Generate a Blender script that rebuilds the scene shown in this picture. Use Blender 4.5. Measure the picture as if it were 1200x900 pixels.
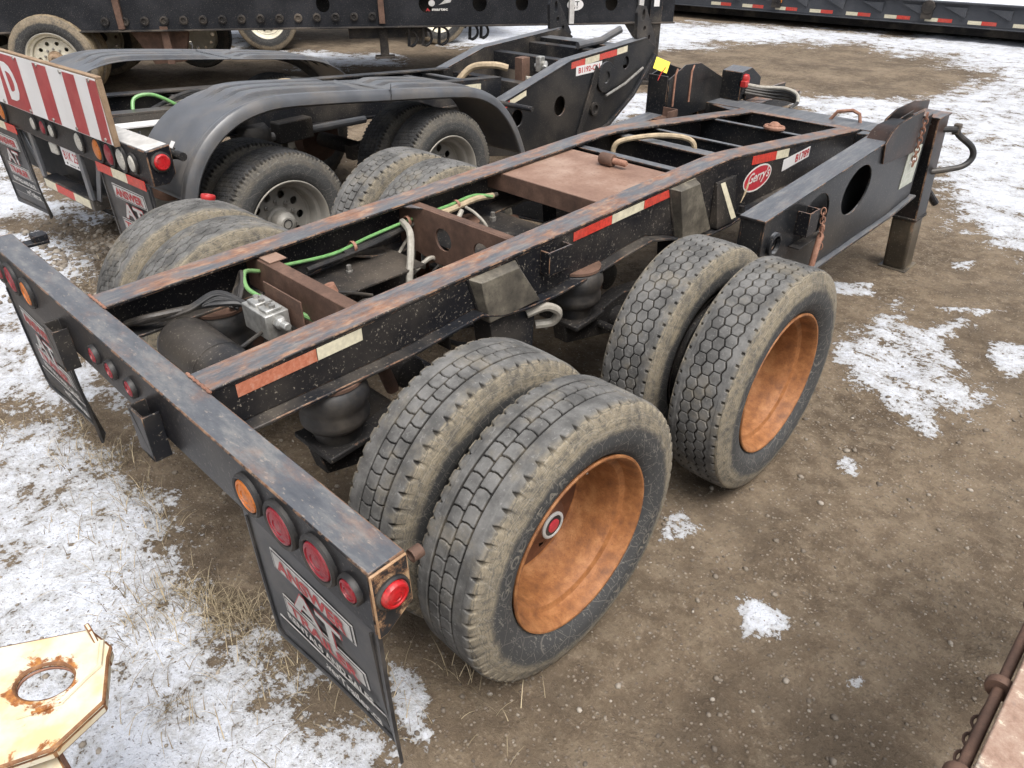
import bpy, bmesh, math, random
import numpy as np
from mathutils import Matrix, Vector

for o in list(bpy.data.objects): bpy.data.objects.remove(o)
S = bpy.context.scene
COL = S.collection
PI = math.pi
R_ = math.radians
random.seed(7); RNG = np.random.default_rng(11)

# ------------------------------------------------------------------ camera
CAM = (2.4008, -1.4129, 2.2754); YAW, PITCH, ROLL, FPX = 0.7718, 0.5749, -0.0019, 865.5
cd = bpy.data.cameras.new('camera'); cam = bpy.data.objects.new('camera', cd); COL.objects.link(cam)
fw = Vector((-math.sin(YAW)*math.cos(PITCH), math.cos(YAW)*math.cos(PITCH), -math.sin(PITCH)))
rt = Vector((math.cos(YAW), math.sin(YAW), 0)); up = rt.cross(fw)
r2 = rt*math.cos(ROLL)+up*math.sin(ROLL); u2 = -rt*math.sin(ROLL)+up*math.cos(ROLL)
M = Matrix((r2, u2, -fw)).transposed().to_4x4(); M.translation = Vector(CAM)
cam.matrix_world = M
cd.sensor_width = 36; cd.lens = FPX/1200*36; cd.clip_start = .05; cd.clip_end = 2000
S.camera = cam

# ------------------------------------------------------------------ sky, sun, exposure
SUN_EL, SUN_AZ = 64, 110         # azimuth measured clockwise from +Y
W = bpy.data.worlds.new('World'); S.world = W; W.use_nodes = True
wn = W.node_tree.nodes; wl = W.node_tree.links
sky = wn.new('ShaderNodeTexSky'); sky.sky_type = 'NISHITA'; sky.sun_disc = False
sky.sun_elevation = R_(SUN_EL); sky.sun_rotation = R_(SUN_AZ)
sky.air_density = 1.0; sky.dust_density = 6.0; sky.ozone_density = 1.0
hs = wn.new('ShaderNodeHueSaturation'); hs.inputs['Saturation'].default_value = .35
wl.new(sky.outputs[0], hs.inputs['Color'])
bg = wn['Background']; bg.inputs['Strength'].default_value = .14
wl.new(hs.outputs[0], bg.inputs['Color'])
sd = bpy.data.lights.new('sun', 'SUN'); sd.energy = 1.5; sd.angle = R_(32); sd.color = (1, .97, .93)
so = bpy.data.objects.new('sun', sd); COL.objects.link(so)
az = R_(SUN_AZ); el = R_(SUN_EL)
sdir = Vector((math.sin(az)*math.cos(el), math.cos(az)*math.cos(el), math.sin(el)))
so.rotation_euler = sdir.to_track_quat('Z', 'Y').to_euler(); so.location = (0, 0, 20)
S.view_settings.view_transform = 'Standard'; S.view_settings.look = 'None'
S.view_settings.gamma = 1; S.view_settings.use_curve_mapping = False
S.view_settings.exposure = .74
S.render.engine = 'CYCLES'
S.cycles.use_adaptive_sampling = True; S.cycles.adaptive_threshold = .025; S.cycles.use_denoising = True
S.cycles.max_bounces = 4; S.cycles.diffuse_bounces = 3; S.cycles.glossy_bounces = 2; S.cycles.transmission_bounces = 2

# ------------------------------------------------------------------ materials
class N:
    def __init__(s, name):
        s.m = bpy.data.materials.new(name); s.m.use_nodes = True
        s.t = s.m.node_tree; s.b = s.t.nodes['Principled BSDF']
        s.tc = s.t.nodes.new('ShaderNodeTexCoord')
    def n(s, k): return s.t.nodes.new(k)
    def l(s, a, b):
        if isinstance(a, (int, float)): b.default_value = a
        elif isinstance(a, tuple): b.default_value = a if len(a) == 4 or b.type == 'VECTOR' else (*a, 1)
        else: s.t.links.new(a, b)
    def vec(s, src='Object', scale=(1, 1, 1), rot=(0, 0, 0)):
        m = s.n('ShaderNodeMapping'); s.l(s.tc.outputs[src], m.inputs[0])
        m.inputs['Scale'].default_value = scale; m.inputs['Rotation'].default_value = rot
        return m.outputs[0]
    def noise(s, scale, detail=4, rough=.55, v=None, dist=0):
        x = s.n('ShaderNodeTexNoise'); x.inputs['Scale'].default_value = scale
        x.inputs['Detail'].default_value = detail; x.inputs['Roughness'].default_value = rough
        x.inputs['Distortion'].default_value = dist
        s.l(v if v is not None else s.tc.outputs['Object'], x.inputs['Vector']); return x.outputs['Fac']
    def vor(s, scale, v=None, out='Distance', feat='F1'):
        x = s.n('ShaderNodeTexVoronoi'); x.inputs['Scale'].default_value = scale; x.feature = feat
        s.l(v if v is not None else s.tc.outputs['Object'], x.inputs['Vector']); return x.outputs[out]
    def ramp(s, f, a, b, va=0., vb=1.):
        x = s.n('ShaderNodeMapRange'); x.interpolation_type = 'SMOOTHSTEP'
        s.l(f, x.inputs[0]); x.inputs[1].default_value = a; x.inputs[2].default_value = b
        x.inputs[3].default_value = va; x.inputs[4].default_value = vb; return x.outputs[0]
    def cr(s, f, stops):
        x = s.n('ShaderNodeValToRGB'); e = x.color_ramp.elements
        while len(e) < len(stops): e.new(.5)
        for k, (p, c) in zip(e, stops): k.position = p; k.color = (*c, 1)
        s.l(f, x.inputs[0]); return x.outputs[0]
    def mix(s, f, a, b):
        x = s.n('ShaderNodeMix'); x.data_type = 'RGBA'
        s.l(f, x.inputs[0]); s.l(a, x.inputs[6]); s.l(b, x.inputs[7]); return x.outputs[2]
    def m_(s, op, a, b=0., c=0.):
        x = s.n('ShaderNodeMath'); x.operation = op
        s.l(a, x.inputs[0]); s.l(b, x.inputs[1]); s.l(c, x.inputs[2]); return x.outputs[0]
    def mul(s, a, b): return s.m_('MULTIPLY', a, b)
    def mx(s, a, b): return s.m_('MAXIMUM', a, b)
    def nz(s):
        g = s.n('ShaderNodeNewGeometry'); q = s.n('ShaderNodeSeparateXYZ'); s.l(g.outputs['Normal'], q.inputs[0]); return q.outputs['Z']
    def edge(s, r=.008):
        bv = s.n('ShaderNodeBevel'); bv.samples = 4; bv.inputs['Radius'].default_value = r
        g = s.n('ShaderNodeNewGeometry'); d = s.n('ShaderNodeVectorMath'); d.operation = 'DOT_PRODUCT'
        s.l(bv.outputs[0], d.inputs[0]); s.l(g.outputs['Normal'], d.inputs[1])
        return s.ramp(d.outputs['Value'], .995, .85)
    def bump(s, h, st=.3, dist=.01):
        b = s.n('ShaderNodeBump'); b.inputs['Strength'].default_value = st; b.inputs['Distance'].default_value = dist
        s.l(h, b.inputs['Height']); s.l(b.outputs[0], s.b.inputs['Normal'])
    def out(s, col=None, rough=None, metal=None, spec=None, coat=None):
        if col is not None: s.l(col, s.b.inputs['Base Color'])
        if rough is not None: s.l(rough, s.b.inputs['Roughness'])
        if metal is not None: s.l(metal, s.b.inputs['Metallic'])
        if spec is not None: s.l(spec, s.b.inputs['Specular IOR Level'])
        if coat is not None: s.l(coat, s.b.inputs['Coat Weight'])
        return s.m

EDGE = {}
RUST_O = (.36, .14, .055); RUST_D = (.12, .045, .022); RUST_T = (.42, .25, .14)

def black_paint(name, base=(.012, .013, .016), rough=.38, specks=.5, dust=.35, topwear_sheen=0., edgew=.6, dustcol=(.17, .145, .115), edge=0, grain=(7, 1, 1)):
    k = N(name)
    c = base
    d = k.mul(k.ramp(k.noise(2.3, 5), .42, .72), dust)
    c = k.mix(d, c, dustcol)
    sp = k.mul(k.ramp(k.noise(95, 3, .6), .60, .70), specks)
    c = k.mix(sp, c, (.26, .23, .19))
    if topwear_sheen:
        nz = k.ramp(k.nz(), .80, .95)
        v = k.vec('Object', tuple(x**.55 for x in grain)); v2 = k.vec('Object', grain)
        sc = k.ramp(k.noise(3.6, 9, .78, v), .54-.14*topwear_sheen, .74-.12*topwear_sheen)
        grey = k.cr(k.noise(6, 6, .72, v2), [(.3, (.070, .076, .088)), (.5, (.105, .111, .122)), (.70, (.20, .197, .19))])  # blue-grey sky sheen painted together with scuffs on up-facing faces
        grey = k.mix(k.mul(k.ramp(k.noise(34, 3, .6, v2), .60, .70), .5), grey, (.34, .29, .24))
        c = k.mix(k.mul(nz, .9), c, grey)
        ru = k.cr(k.noise(13, 5, .72, v), [(.33, (.13, .062, .038)), (.5, (.26, .128, .072)), (.66, (.37, .25, .17))])
        c = k.mix(k.mul(k.mul(nz, sc), min(1., topwear_sheen+.1)), c, ru)
    if edge:
        c = k.mix(k.mul(k.ramp(k.noise(11, 6, .75), edge, edge+.12), .8), c, k.cr(k.noise(40, 2), [(.3, (.12, .055, .03)), (.7, (.27, .175, .11))]))
    elif edgew: EDGE[name] = black_paint(name+'_edge', base, rough, specks, dust, topwear_sheen, 0, dustcol, .60-.16*edgew, grain)
    k.bump(k.noise(60, 3), .12, .004)
    return k.out(c, rough, spec=.24)

def rusty(name, cols, scale=9, rough=.75, bump=.25):
    k = N(name)
    a = k.noise(scale, 7, .68)
    c = k.cr(a, [(.25, cols[0]), (.5, cols[1]), (.75, cols[2])])
    f = k.ramp(k.noise(scale*14, 3, .6), .52, .72)
    c = k.mix(k.mul(f, .45), c, cols[0])
    k.bump(k.noise(scale*8, 5, .7), bump, .004)
    return k.out(c, rough)

def plain(name, col, rough=.5, metal=0., var=.25, scale=18, dirt=0., coat=None, spec=None):
    k = N(name)
    n = k.noise(scale, 5, .6)
    c = k.mix(k.ramp(n, .3, .7), tuple(x*(1-var) for x in col), tuple(min(1, x*(1+var)) for x in col))
    if dirt: c = k.mix(k.mul(k.ramp(k.noise(4, 6, .7), .4, .7), dirt), c, (.2, .165, .125))
    k.bump(k.noise(90, 3), .06, .003)
    return k.out(c, rough, metal, spec, coat)

def tyre_mat(name, tread=(.150, .147, .141), wall=(.046, .046, .046), dust=(.25, .212, .150), amount=1., Ro=.52):
    k = N(name)
    sx = k.n('ShaderNodeSeparateXYZ'); k.l(k.tc.outputs['Object'], sx.inputs[0])
    rr = k.m_('SQRT', k.m_('ADD', k.mul(sx.outputs['Y'], sx.outputs['Y']), k.mul(sx.outputs['Z'], sx.outputs['Z'])))
    rr = k.m_('ADD', rr, k.mul(k.m_('SUBTRACT', k.noise(7, 5, .65), .5), .06))
    s = Ro/.52
    onwall = k.ramp(k.m_('ABSOLUTE', sx.outputs['X']), .105, .116)
    # sidewall: dark near the rim, dusty band toward the shoulder
    band = k.mul(k.ramp(rr, .418*s, .448*s), k.ramp(k.noise(11, 6, .7), .30, .58, .35, 1))
    band = k.mul(k.mul(band, k.ramp(rr, .53*s, .49*s, .75, 1)), amount)
    fine = k.n('ShaderNodeTexNoise'); fine.noise_dimensions = '1D'; fine.inputs['Scale'].default_value = 240; fine.inputs['Detail'].default_value = 2
    k.l(rr, fine.inputs['W'])
    band = k.mul(band, k.ramp(fine.outputs['Fac'], .30, .62, .45, 1)); band = k.mul(band, k.ramp(k.noise(48, 5, .75), .33, .55, .4, 1))
    wallc = k.mix(band, wall, dust)
    scr = k.mul(k.ramp(k.noise(34, 2, .5, k.vec('Object', (1, 1, 3.5), (.6, 0, 0)), 1.4), .60, .66), .35*amount)
    wallc = k.mix(scr, wallc, (.28, .26, .22))
    cell = k.ramp(k.vor(13, None, 'Distance', 'DISTANCE_TO_EDGE'), .018, .006)
    wallc = k.mix(k.mul(cell, .40*amount), wallc, (.22, .20, .17))
    # tread: grey worn blocks, darker patches, dark grooves
    t2 = k.ramp(k.noise(9, 5, .65), .35, .7)
    tr = k.mix(t2, tuple(x*.46 for x in tread), tuple(x*1.05 for x in tread))
    tr = k.mix(k.mul(k.ramp(k.noise(90, 3, .6), .58, .72), .35), tr, tuple(x*1.9 for x in tread))
    at = k.n('ShaderNodeAttribute'); at.attribute_name = 'groove'
    gc = k.mix(k.ramp(k.noise(9, 2), .45, .7), (.014, .013, .012), (.05, .043, .034))
    tr = k.mix(k.ramp(at.outputs['Fac'], .1, .7), tr, gc)
    shd = k.mul(k.ramp(k.m_('ABSOLUTE', sx.outputs['X']), .09, .112), k.ramp(k.noise(10, 5, .7), .4, .65))
    tr = k.mix(k.mul(shd, .3*amount), tr, dust)
    tr = k.mix(k.mul(k.ramp(k.noise(5, 6, .7), .48, .68), .35*amount), tr, dust)
    c = k.mix(onwall, tr, wallc)
    k.bump(k.noise(70, 4, .7), .22, .003)
    return k.out(c, .82, spec=.3)

def lens(name, col):
    k = N(name)
    c = k.mix(k.ramp(k.vor(70), .1, .5), tuple(x*.6 for x in col), col)
    c = k.mix(k.mul(k.ramp(k.noise(20, 5), .5, .75), .25), c, (.35, .3, .26))
    k.bump(k.vor(110), .35, .002)
    return k.out(c, .42, coat=.0)

MT = {}
MT['frame'] = black_paint('frame_paint', topwear_sheen=.85, edgew=.85, dust=.2, specks=.8, base=(.010, .010, .012))
MT['bumper'] = black_paint('bumper_paint', topwear_sheen=.30, edgew=1.0, dust=.14, specks=.35, grain=(1, 3, 1), base=(.009, .009, .011))
MT['black'] = black_paint('black_paint', topwear_sheen=.0, edgew=.5)
MT['grime'] = black_paint('grimy_black', base=(.016, .015, .015), rough=.6, dust=.75, edgew=.25, dustcol=(.115, .095, .075))
MT['arm'] = black_paint('arm_paint', base=(.009, .010, .012), topwear_sheen=.06, edgew=.7, dust=.16, specks=.35, rough=.33)
MT['gusset'] = rusty('dusty_gusset', [(.022, .020, .018), (.095, .083, .064), (.24, .215, .165)], 7, .55, .12)
MT['dustyblack'] = black_paint('dusty_black', dust=.6, edgew=.8)
MT['legtube'] = black_paint('leg_tube_paint', base=(.05, .042, .032), dust=.9, dustcol=(.17, .135, .09), edgew=.3)
MT['beamblack'] = black_paint('beam_paint', base=(.010, .011, .014), dust=.16, edgew=0, rough=.5, dustcol=(.10, .10, .11))
MT['t4'] = black_paint('low_deck_paint', base=(.050, .054, .062), dust=.3, edgew=0, dustcol=(.12, .12, .125))
MT['legpaint'] = black_paint('leg_paint', base=(.008, .008, .009), dust=.22, specks=.3, edgew=1.0, dustcol=(.20, .10, .06))
MT['endplate'] = None
MT['rustbrown'] = rusty('rust_brown', [(.046, .026, .018), (.100, .055, .037), (.170, .098, .068)])
MT['rustplate'] = rusty('rust_plate', [(.13, .068, .046), (.225, .137, .098), (.34, .245, .19)], 4, .65, .2)
MT['rim'] = rusty('rim_rust', [(.095, .035, .014), (.26, .102, .032), (.42, .20, .078)], 15, .65, .4)
MT['rim_shaded'] = rusty('rim_rust_shaded', [(.045, .016, .009), (.10, .036, .015), (.16, .062, .025)], 8, .7)  # rust darkened to paint in the shadow on disc and hub
MT['rustpin'] = rusty('rust_pin', [(.12, .05, .03), (.26, .13, .085), (.36, .21, .15)], 20)
MT['tyre'] = tyre_mat('tyre_dusty')
MT['tyre_dark'] = tyre_mat('tyre_dark', tread=(.05, .05, .051), wall=(.055, .055, .054), dust=(.15, .13, .10), amount=.7, Ro=.485)
MT['tyre_tan'] = tyre_mat('tyre_tan', tread=(.30, .235, .15), wall=(.04, .04, .04), dust=(.34, .27, .18), amount=.8, Ro=.55)
MT['red'] = lens('lens_red', (.24, .008, .018)); MT['amber'] = lens('lens_amber', (.50, .14, .015)); MT['clear'] = lens('lens_clear', (.45, .43, .38))
MT['redlit'] = lens('lens_bright_red', (.40, .009, .012))
MT['rubber'] = plain('black_rubber', (.013, .013, .014), .55, 0, .3, 30, .25)
MT['flap'] = plain('flap_rubber', (.022, .023, .026), .42, 0, .25, 8, .22)
MT['fender'] = plain('fender_plastic', (.080, .084, .092), .30, 0, .15, 5, .3)
MT['alu'] = plain('cast_aluminium', (.42, .42, .40), .42, .6, .25, 30, .5)
MT['steel'] = plain('bare_steel', (.30, .29, .27), .45, .6, .3, 30, .35)
MT['cream'] = plain('cream_paint', (.66, .62, .50), .45, 0, .2, 6, .4)
MT['greyrim'] = plain('grey_rim_paint', (.27, .26, .235), .5, .1, .2, 8, .35)
MT['rimlip'] = plain('polished_rim_lip', (.40, .38, .33), .4, .4, .2, 8, .3)
MT['tape_red'] = plain('tape_red', (.50, .045, .030), .4, 0, .25, 60, .25)
MT['tape_redworn'] = rusty('tape_red_worn', [(.30, .09, .05), (.46, .16, .09), (.52, .28, .20)], 60, .6, .1)
MT['tape_white'] = plain('tape_white', (.62, .57, .42), .4, 0, .12, 40, .3)
MT['sign_white'] = plain('sign_white', (.70, .69, .68), .4, 0, .06, 8, .2)
MT['sign_red'] = plain('sign_red', (.34, .028, .035), .4, 0, .15, 8, .2)
MT['logo_red'] = plain('logo_red', (.45, .03, .045), .4, 0, .1, 30, .12)
MT['text_white'] = plain('text_white', (.62, .60, .56), .5, 0, .1, 30, .2)
MT['text_silver'] = plain('text_silver', (.46, .45, .43), .5, 0, .15, 20, .3)
MT['text_red'] = plain('text_red', (.40, .026, .030), .5, 0, .15, 30, .2)
MT['text_black'] = plain('text_black', (.02, .02, .02), .5)
MT['hose_black'] = plain('hose_black', (.016, .016, .017), .45, 0, .3, 30, .3)
MT['hose_green'] = plain('hose_green', (.13, .30, .10), .4, 0, .2, 30, .35)
MT['hose_grey'] = plain('hose_grey', (.30, .28, .24), .55, 0, .2, 30, .3)
MT['hose_tan'] = plain('hose_tan', (.36, .28, .18), .55, 0, .2, 30, .3)
MT['redcap'] = plain('red_plastic', (.38, .018, .018), .35, 0, .1, 20, .1)
MT['yellow'] = plain('yellow_tag', (.75, .62, .03), .5, 0, .08, 20)
MT['orange'] = plain('orange_lamp', (.75, .25, .02), .4)
MT['greenish'] = plain('pale_label', (.40, .42, .36), .5, 0, .12, 30, .25)
MT['wood'] = rusty('weathered_wood', [(.14, .085, .05), (.25, .17, .105), (.33, .25, .17)], 12, .8)

def endplate_mat():
    k = N('scraped_end_plate')
    n = k.noise(13, 9, .8)
    c = k.cr(n, [(.47, (.014, .014, .015)), (.52, (.16, .085, .045)), (.57, (.36, .235, .13)), (.68, (.42, .29, .17))])
    k.bump(k.noise(50, 4), .2, .004)
    return k.out(c, .6)
MT['endplate'] = endplate_mat(); EDGE['scraped_end_plate'] = rusty('end_plate_edge', [(.16, .08, .04), (.36, .22, .12), (.46, .32, .20)], 40, .6)
def bracket_mat():
    k = N('cream_paint_rusting')
    n = k.noise(13, 9, .72, None, .5)
    e = 0.
    dv = k.n('ShaderNodeVectorMath'); dv.operation = 'DISTANCE'; k.l(k.tc.outputs['Object'], dv.inputs[0]); dv.inputs[1].default_value = (.033, .012, 0)
    near = k.m_('SUBTRACT', k.ramp(dv.outputs['Value'], .052, .10, .16, 0), k.ramp(dv.outputs['Value'], .13, .22, .05, -.02))
    f = k.ramp(k.m_('ADD', n, near), .55, .61)
    ru = k.cr(k.noise(40, 5, .7), [(.3, (.10, .035, .012)), (.5, (.28, .10, .025)), (.7, (.50, .25, .06))])
    base = k.mix(k.ramp(k.noise(8, 5), .42, .68), (.60, .555, .435), (.56, .43, .24))
    k.bump(k.m_('ADD', k.mul(f, -.5), k.noise(70, 4)), .25, .004)
    return k.out(k.mix(f, base, ru), .55)
MT['bracket'] = bracket_mat(); EDGE['cream_paint_rusting'] = MT['wood_rust'] = rusty('bracket_edge_rust', [(.07, .028, .012), (.17, .075, .03), (.36, .19, .08)], 30, .7)
def beam_mat():
    k = N('scuffed_rust_beam')
    n = k.noise(15, 9, .78)
    c = k.cr(n, [(.30, (.12, .08, .06)), (.45, (.26, .165, .12)), (.56, (.33, .235, .18)), (.60, (.50, .43, .33)), (.72, (.58, .51, .40))])
    c = k.mix(k.mul(k.ramp(k.noise(9, 4), .6, .72), .8), c, (.06, .065, .08))
    k.bump(k.noise(80, 4), .3, .004)
    return k.out(c, .65)
MT['beam'] = beam_mat()

# ------------------------------------------------------------------ mesh helpers
def smooth_path(P, n=6):
    P = [Vector(p) for p in P]
    if len(P) < 3: return P
    out = []
    for i in range(len(P)-1):
        a = P[max(i-1, 0)]; b = P[i]; c = P[i+1]; d = P[min(i+2, len(P)-1)]
        for j in range(n):
            t = j/n
            out.append(.5*((2*b)+(c-a)*t+(2*a-5*b+4*c-d)*t*t+(3*b-a-3*c+d)*t**3))
    out.append(P[-1]); return out

class MB:
    def __init__(s): s.v = []; s.f = []
    def add(s, v, f):
        o = len(s.v); s.v += [tuple(x) for x in v]; s.f += [tuple(i+o for i in q) for q in f]; return s
    def box(s, x0, x1, y0, y1, z0, z1):
        x0, x1 = sorted((x0, x1)); y0, y1 = sorted((y0, y1)); z0, z1 = sorted((z0, z1))
        return s.add([(x0, y0, z0), (x1, y0, z0), (x1, y1, z0), (x0, y1, z0), (x0, y0, z1), (x1, y0, z1), (x1, y1, z1), (x0, y1, z1)],
                     [(0, 3, 2, 1), (4, 5, 6, 7), (0, 1, 5, 4), (1, 2, 6, 5), (2, 3, 7, 6), (3, 0, 4, 7)])
    @staticmethod
    def _p(ax, a, q):
        return (a, q[0], q[1]) if ax == 'x' else (q[0], a, q[1]) if ax == 'y' else (q[0], q[1], a)
    def prism(s, pts, ax, a, b):
        n = len(pts); v = [s._p(ax, a, q) for q in pts]+[s._p(ax, b, q) for q in pts]
        f = [tuple(range(n)), tuple(range(2*n-1, n-1, -1))]+[(i, i+n, (i+1) % n+n, (i+1) % n) for i in range(n)]
        return s.add(v, f)
    def plate(s, pts, holes, ax, a, b):
        loops = [pts]+holes; bm = bmesh.new(); flat = []; edges = []
        for L in loops:
            vs = [bm.verts.new((q[0], q[1], 0)) for q in L]; flat += list(L)
            for i in range(len(vs)): edges.append(bm.edges.new((vs[i], vs[(i+1) % len(vs)])))
        bm.verts.index_update()
        bmesh.ops.triangle_fill(bm, edges=edges, use_beauty=True, use_dissolve=False)
        n = len(flat); fs = [tuple(x.index for x in f.verts) for f in bm.faces]; bm.free()
        v = [s._p(ax, a, q) for q in flat]+[s._p(ax, b, q) for q in flat]
        f = fs+[tuple(i+n for i in reversed(q)) for q in fs]; o = 0
        for L in loops:
            m = len(L); f += [(o+i, o+i+n, o+(i+1) % m+n, o+(i+1) % m) for i in range(m)]; o += m
        return s.add(v, f)
    def strip(s, line, x0, x1, t):       # a flange that follows a line of (y, z), thickness t downward
        n = len(line); v = []
        for (y, z) in line: v += [(x0, y, z), (x1, y, z), (x1, y, z-t), (x0, y, z-t)]
        f = [(0, 1, 2, 3), (4*n-1, 4*n-2, 4*n-3, 4*n-4)]
        for i in range(n-1):
            a = 4*i; b = a+4
            f += [(a, b, b+1, a+1), (a+1, b+1, b+2, a+2), (a+2, b+2, b+3, a+3), (a+3, b+3, b, a)]
        return s.add(v, f)
    def tube(s, P, r, n=8, smooth=0, closed=False):
        P = smooth_path(P, smooth) if smooth else [Vector(p) for p in P]
        rs = r if isinstance(r, list) else [r]*len(P)
        v = []; f = []; prev = None; m = len(P)
        for i, p in enumerate(P):
            t = (P[(i+1) % m]-P[i-1]) if closed else (P[min(i+1, m-1)]-P[max(i-1, 0)])
            t.normalize()
            if prev is None:
                prev = t.orthogonal().normalized()
            prev = (prev-t*prev.dot(t)); prev = prev.normalized() if prev.length > 1e-6 else t.orthogonal().normalized()
            b = t.cross(prev)
            for k in range(n):
                a = 2*PI*k/n; v.append(p+prev*math.cos(a)*rs[i]+b*math.sin(a)*rs[i])
        for i in range(m if closed else m-1):
            j = (i+1) % m
            for k in range(n): f.append((i*n+k, i*n+(k+1) % n, j*n+(k+1) % n, j*n+k))
        if not closed: f += [tuple(range(n-1, -1, -1)), tuple((m-1)*n+k for k in range(n))]
        return s.add(v, f)
    def lathe(s, prof, n=32, ax='x', c=(0, 0, 0), cap=True):
        v = []; f = []; m = len(prof)
        for (r, h) in prof:
            for k in range(n):
                a = 2*PI*k/n; p, q = r*math.cos(a), r*math.sin(a)
                w = (h, p, q) if ax == 'x' else (q, h, p) if ax == 'y' else (p, q, h)
                v.append((w[0]+c[0], w[1]+c[1], w[2]+c[2]))
        for i in range(m-1):
            for k in range(n): f.append((i*n+k, i*n+(k+1) % n, (i+1)*n+(k+1) % n, (i+1)*n+k))
        if cap:
            if prof[0][0] > 1e-5: f.append(tuple(range(n-1, -1, -1)))
            if prof[-1][0] > 1e-5: f.append(tuple((m-1)*n+k for k in range(n)))
        return s.add(v, f)
    def xf(s, M_): s.v = [tuple(M_ @ Vector(p)) for p in s.v]; return s

def ell(cy, cz, ry, rz, n=28, tilt=0):
    return [(cy+ry*math.cos(2*PI*i/n)*math.cos(tilt)-rz*math.sin(2*PI*i/n)*math.sin(tilt),
             cz+ry*math.cos(2*PI*i/n)*math.sin(tilt)+rz*math.sin(2*PI*i/n)*math.cos(tilt)) for i in range(n)]

def obj(name, mb, mat, parent=None, bevel=0, seg=2, loc=None, rot=None, ang=35, merge=True):
    me = bpy.data.meshes.new(name); me.from_pydata([tuple(v) for v in mb.v], [], mb.f)
    bm = bmesh.new(); bm.from_mesh(me)
    if merge: bmesh.ops.remove_doubles(bm, verts=bm.verts, dist=1e-5)
    bmesh.ops.recalc_face_normals(bm, faces=bm.faces); bm.to_mesh(me); bm.free()
    me.shade_smooth(); me.set_sharp_from_angle(angle=R_(ang))
    return mobj(name, me, mat, parent, bevel, seg, loc, rot)
def mobj(name, me, mat, parent=None, bevel=0, seg=2, loc=None, rot=None):
    o = bpy.data.objects.new(name, me); COL.objects.link(o)
    if mat and not me.materials: me.materials.append(MT[mat] if isinstance(mat, str) else mat)
    if parent: o.parent = parent
    if loc: o.location = loc
    if rot: o.rotation_euler = rot
    if bevel:
        b = o.modifiers.new('bevel', 'BEVEL'); b.width = bevel; b.segments = seg; b.limit_method = 'ANGLE'; b.angle_limit = R_(40)
        mm = me.materials[0] if me.materials else None
        if mm and mm.name in EDGE:
            if len(me.materials) < 2: me.materials.append(EDGE[mm.name])
            b.material = 1
    return o
def empty(name, loc=(0, 0, 0), rot=(0, 0, 0)):
    o = bpy.data.objects.new(name, None); COL.objects.link(o); o.location = loc; o.rotation_euler = rot
    o.empty_display_size = .1; return o
def tag(o, label, cat, group=None, kind=None):
    o['label'] = label; o['category'] = cat
    if group: o['group'] = group
    if kind: o['kind'] = kind
    return o
def struct(o): o['kind'] = 'structure'; return o
def copy_tree(o, parent=None):
    c = o.copy(); COL.objects.link(c); c.parent = parent
    for ch in [x for x in bpy.data.objects if x.parent == o]: copy_tree(ch, c)
    return c

def text(name, body, mat, parent, loc, rot, width=None, height=None, bold=.012, shear=0, ext=.0006, spacing=1.):
    cu = bpy.data.curves.new(name, 'FONT'); cu.body = body; cu.size = 1; cu.offset = bold; cu.extrude = 0
    cu.shear = shear; cu.space_character = spacing; cu.resolution_u = 3
    t = bpy.data.objects.new(name, cu); COL.objects.link(t)
    me = bpy.data.meshes.new_from_object(t)
    bpy.data.objects.remove(t); bpy.data.curves.remove(cu)
    n = len(me.vertices); co = np.empty(n*3); me.vertices.foreach_get('co', co); co = co.reshape(-1, 3)
    lo, hi = co.min(0), co.max(0); co[:, :2] -= (lo[:2]+hi[:2])/2
    sx = width/(hi[0]-lo[0]) if width else 1; sy = height/(hi[1]-lo[1]) if height else sx
    if not width: sx = sy
    co[:, 0] *= sx; co[:, 1] *= sy
    me.vertices.foreach_set('co', co.astype(np.float32).ravel()); me.update(); me.name = name; me.materials.clear()
    return mobj(name, me, mat, parent, loc=loc, rot=rot)
REAR = (PI/2, 0, 0); SIDE = (PI/2, 0, PI/2)

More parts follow.
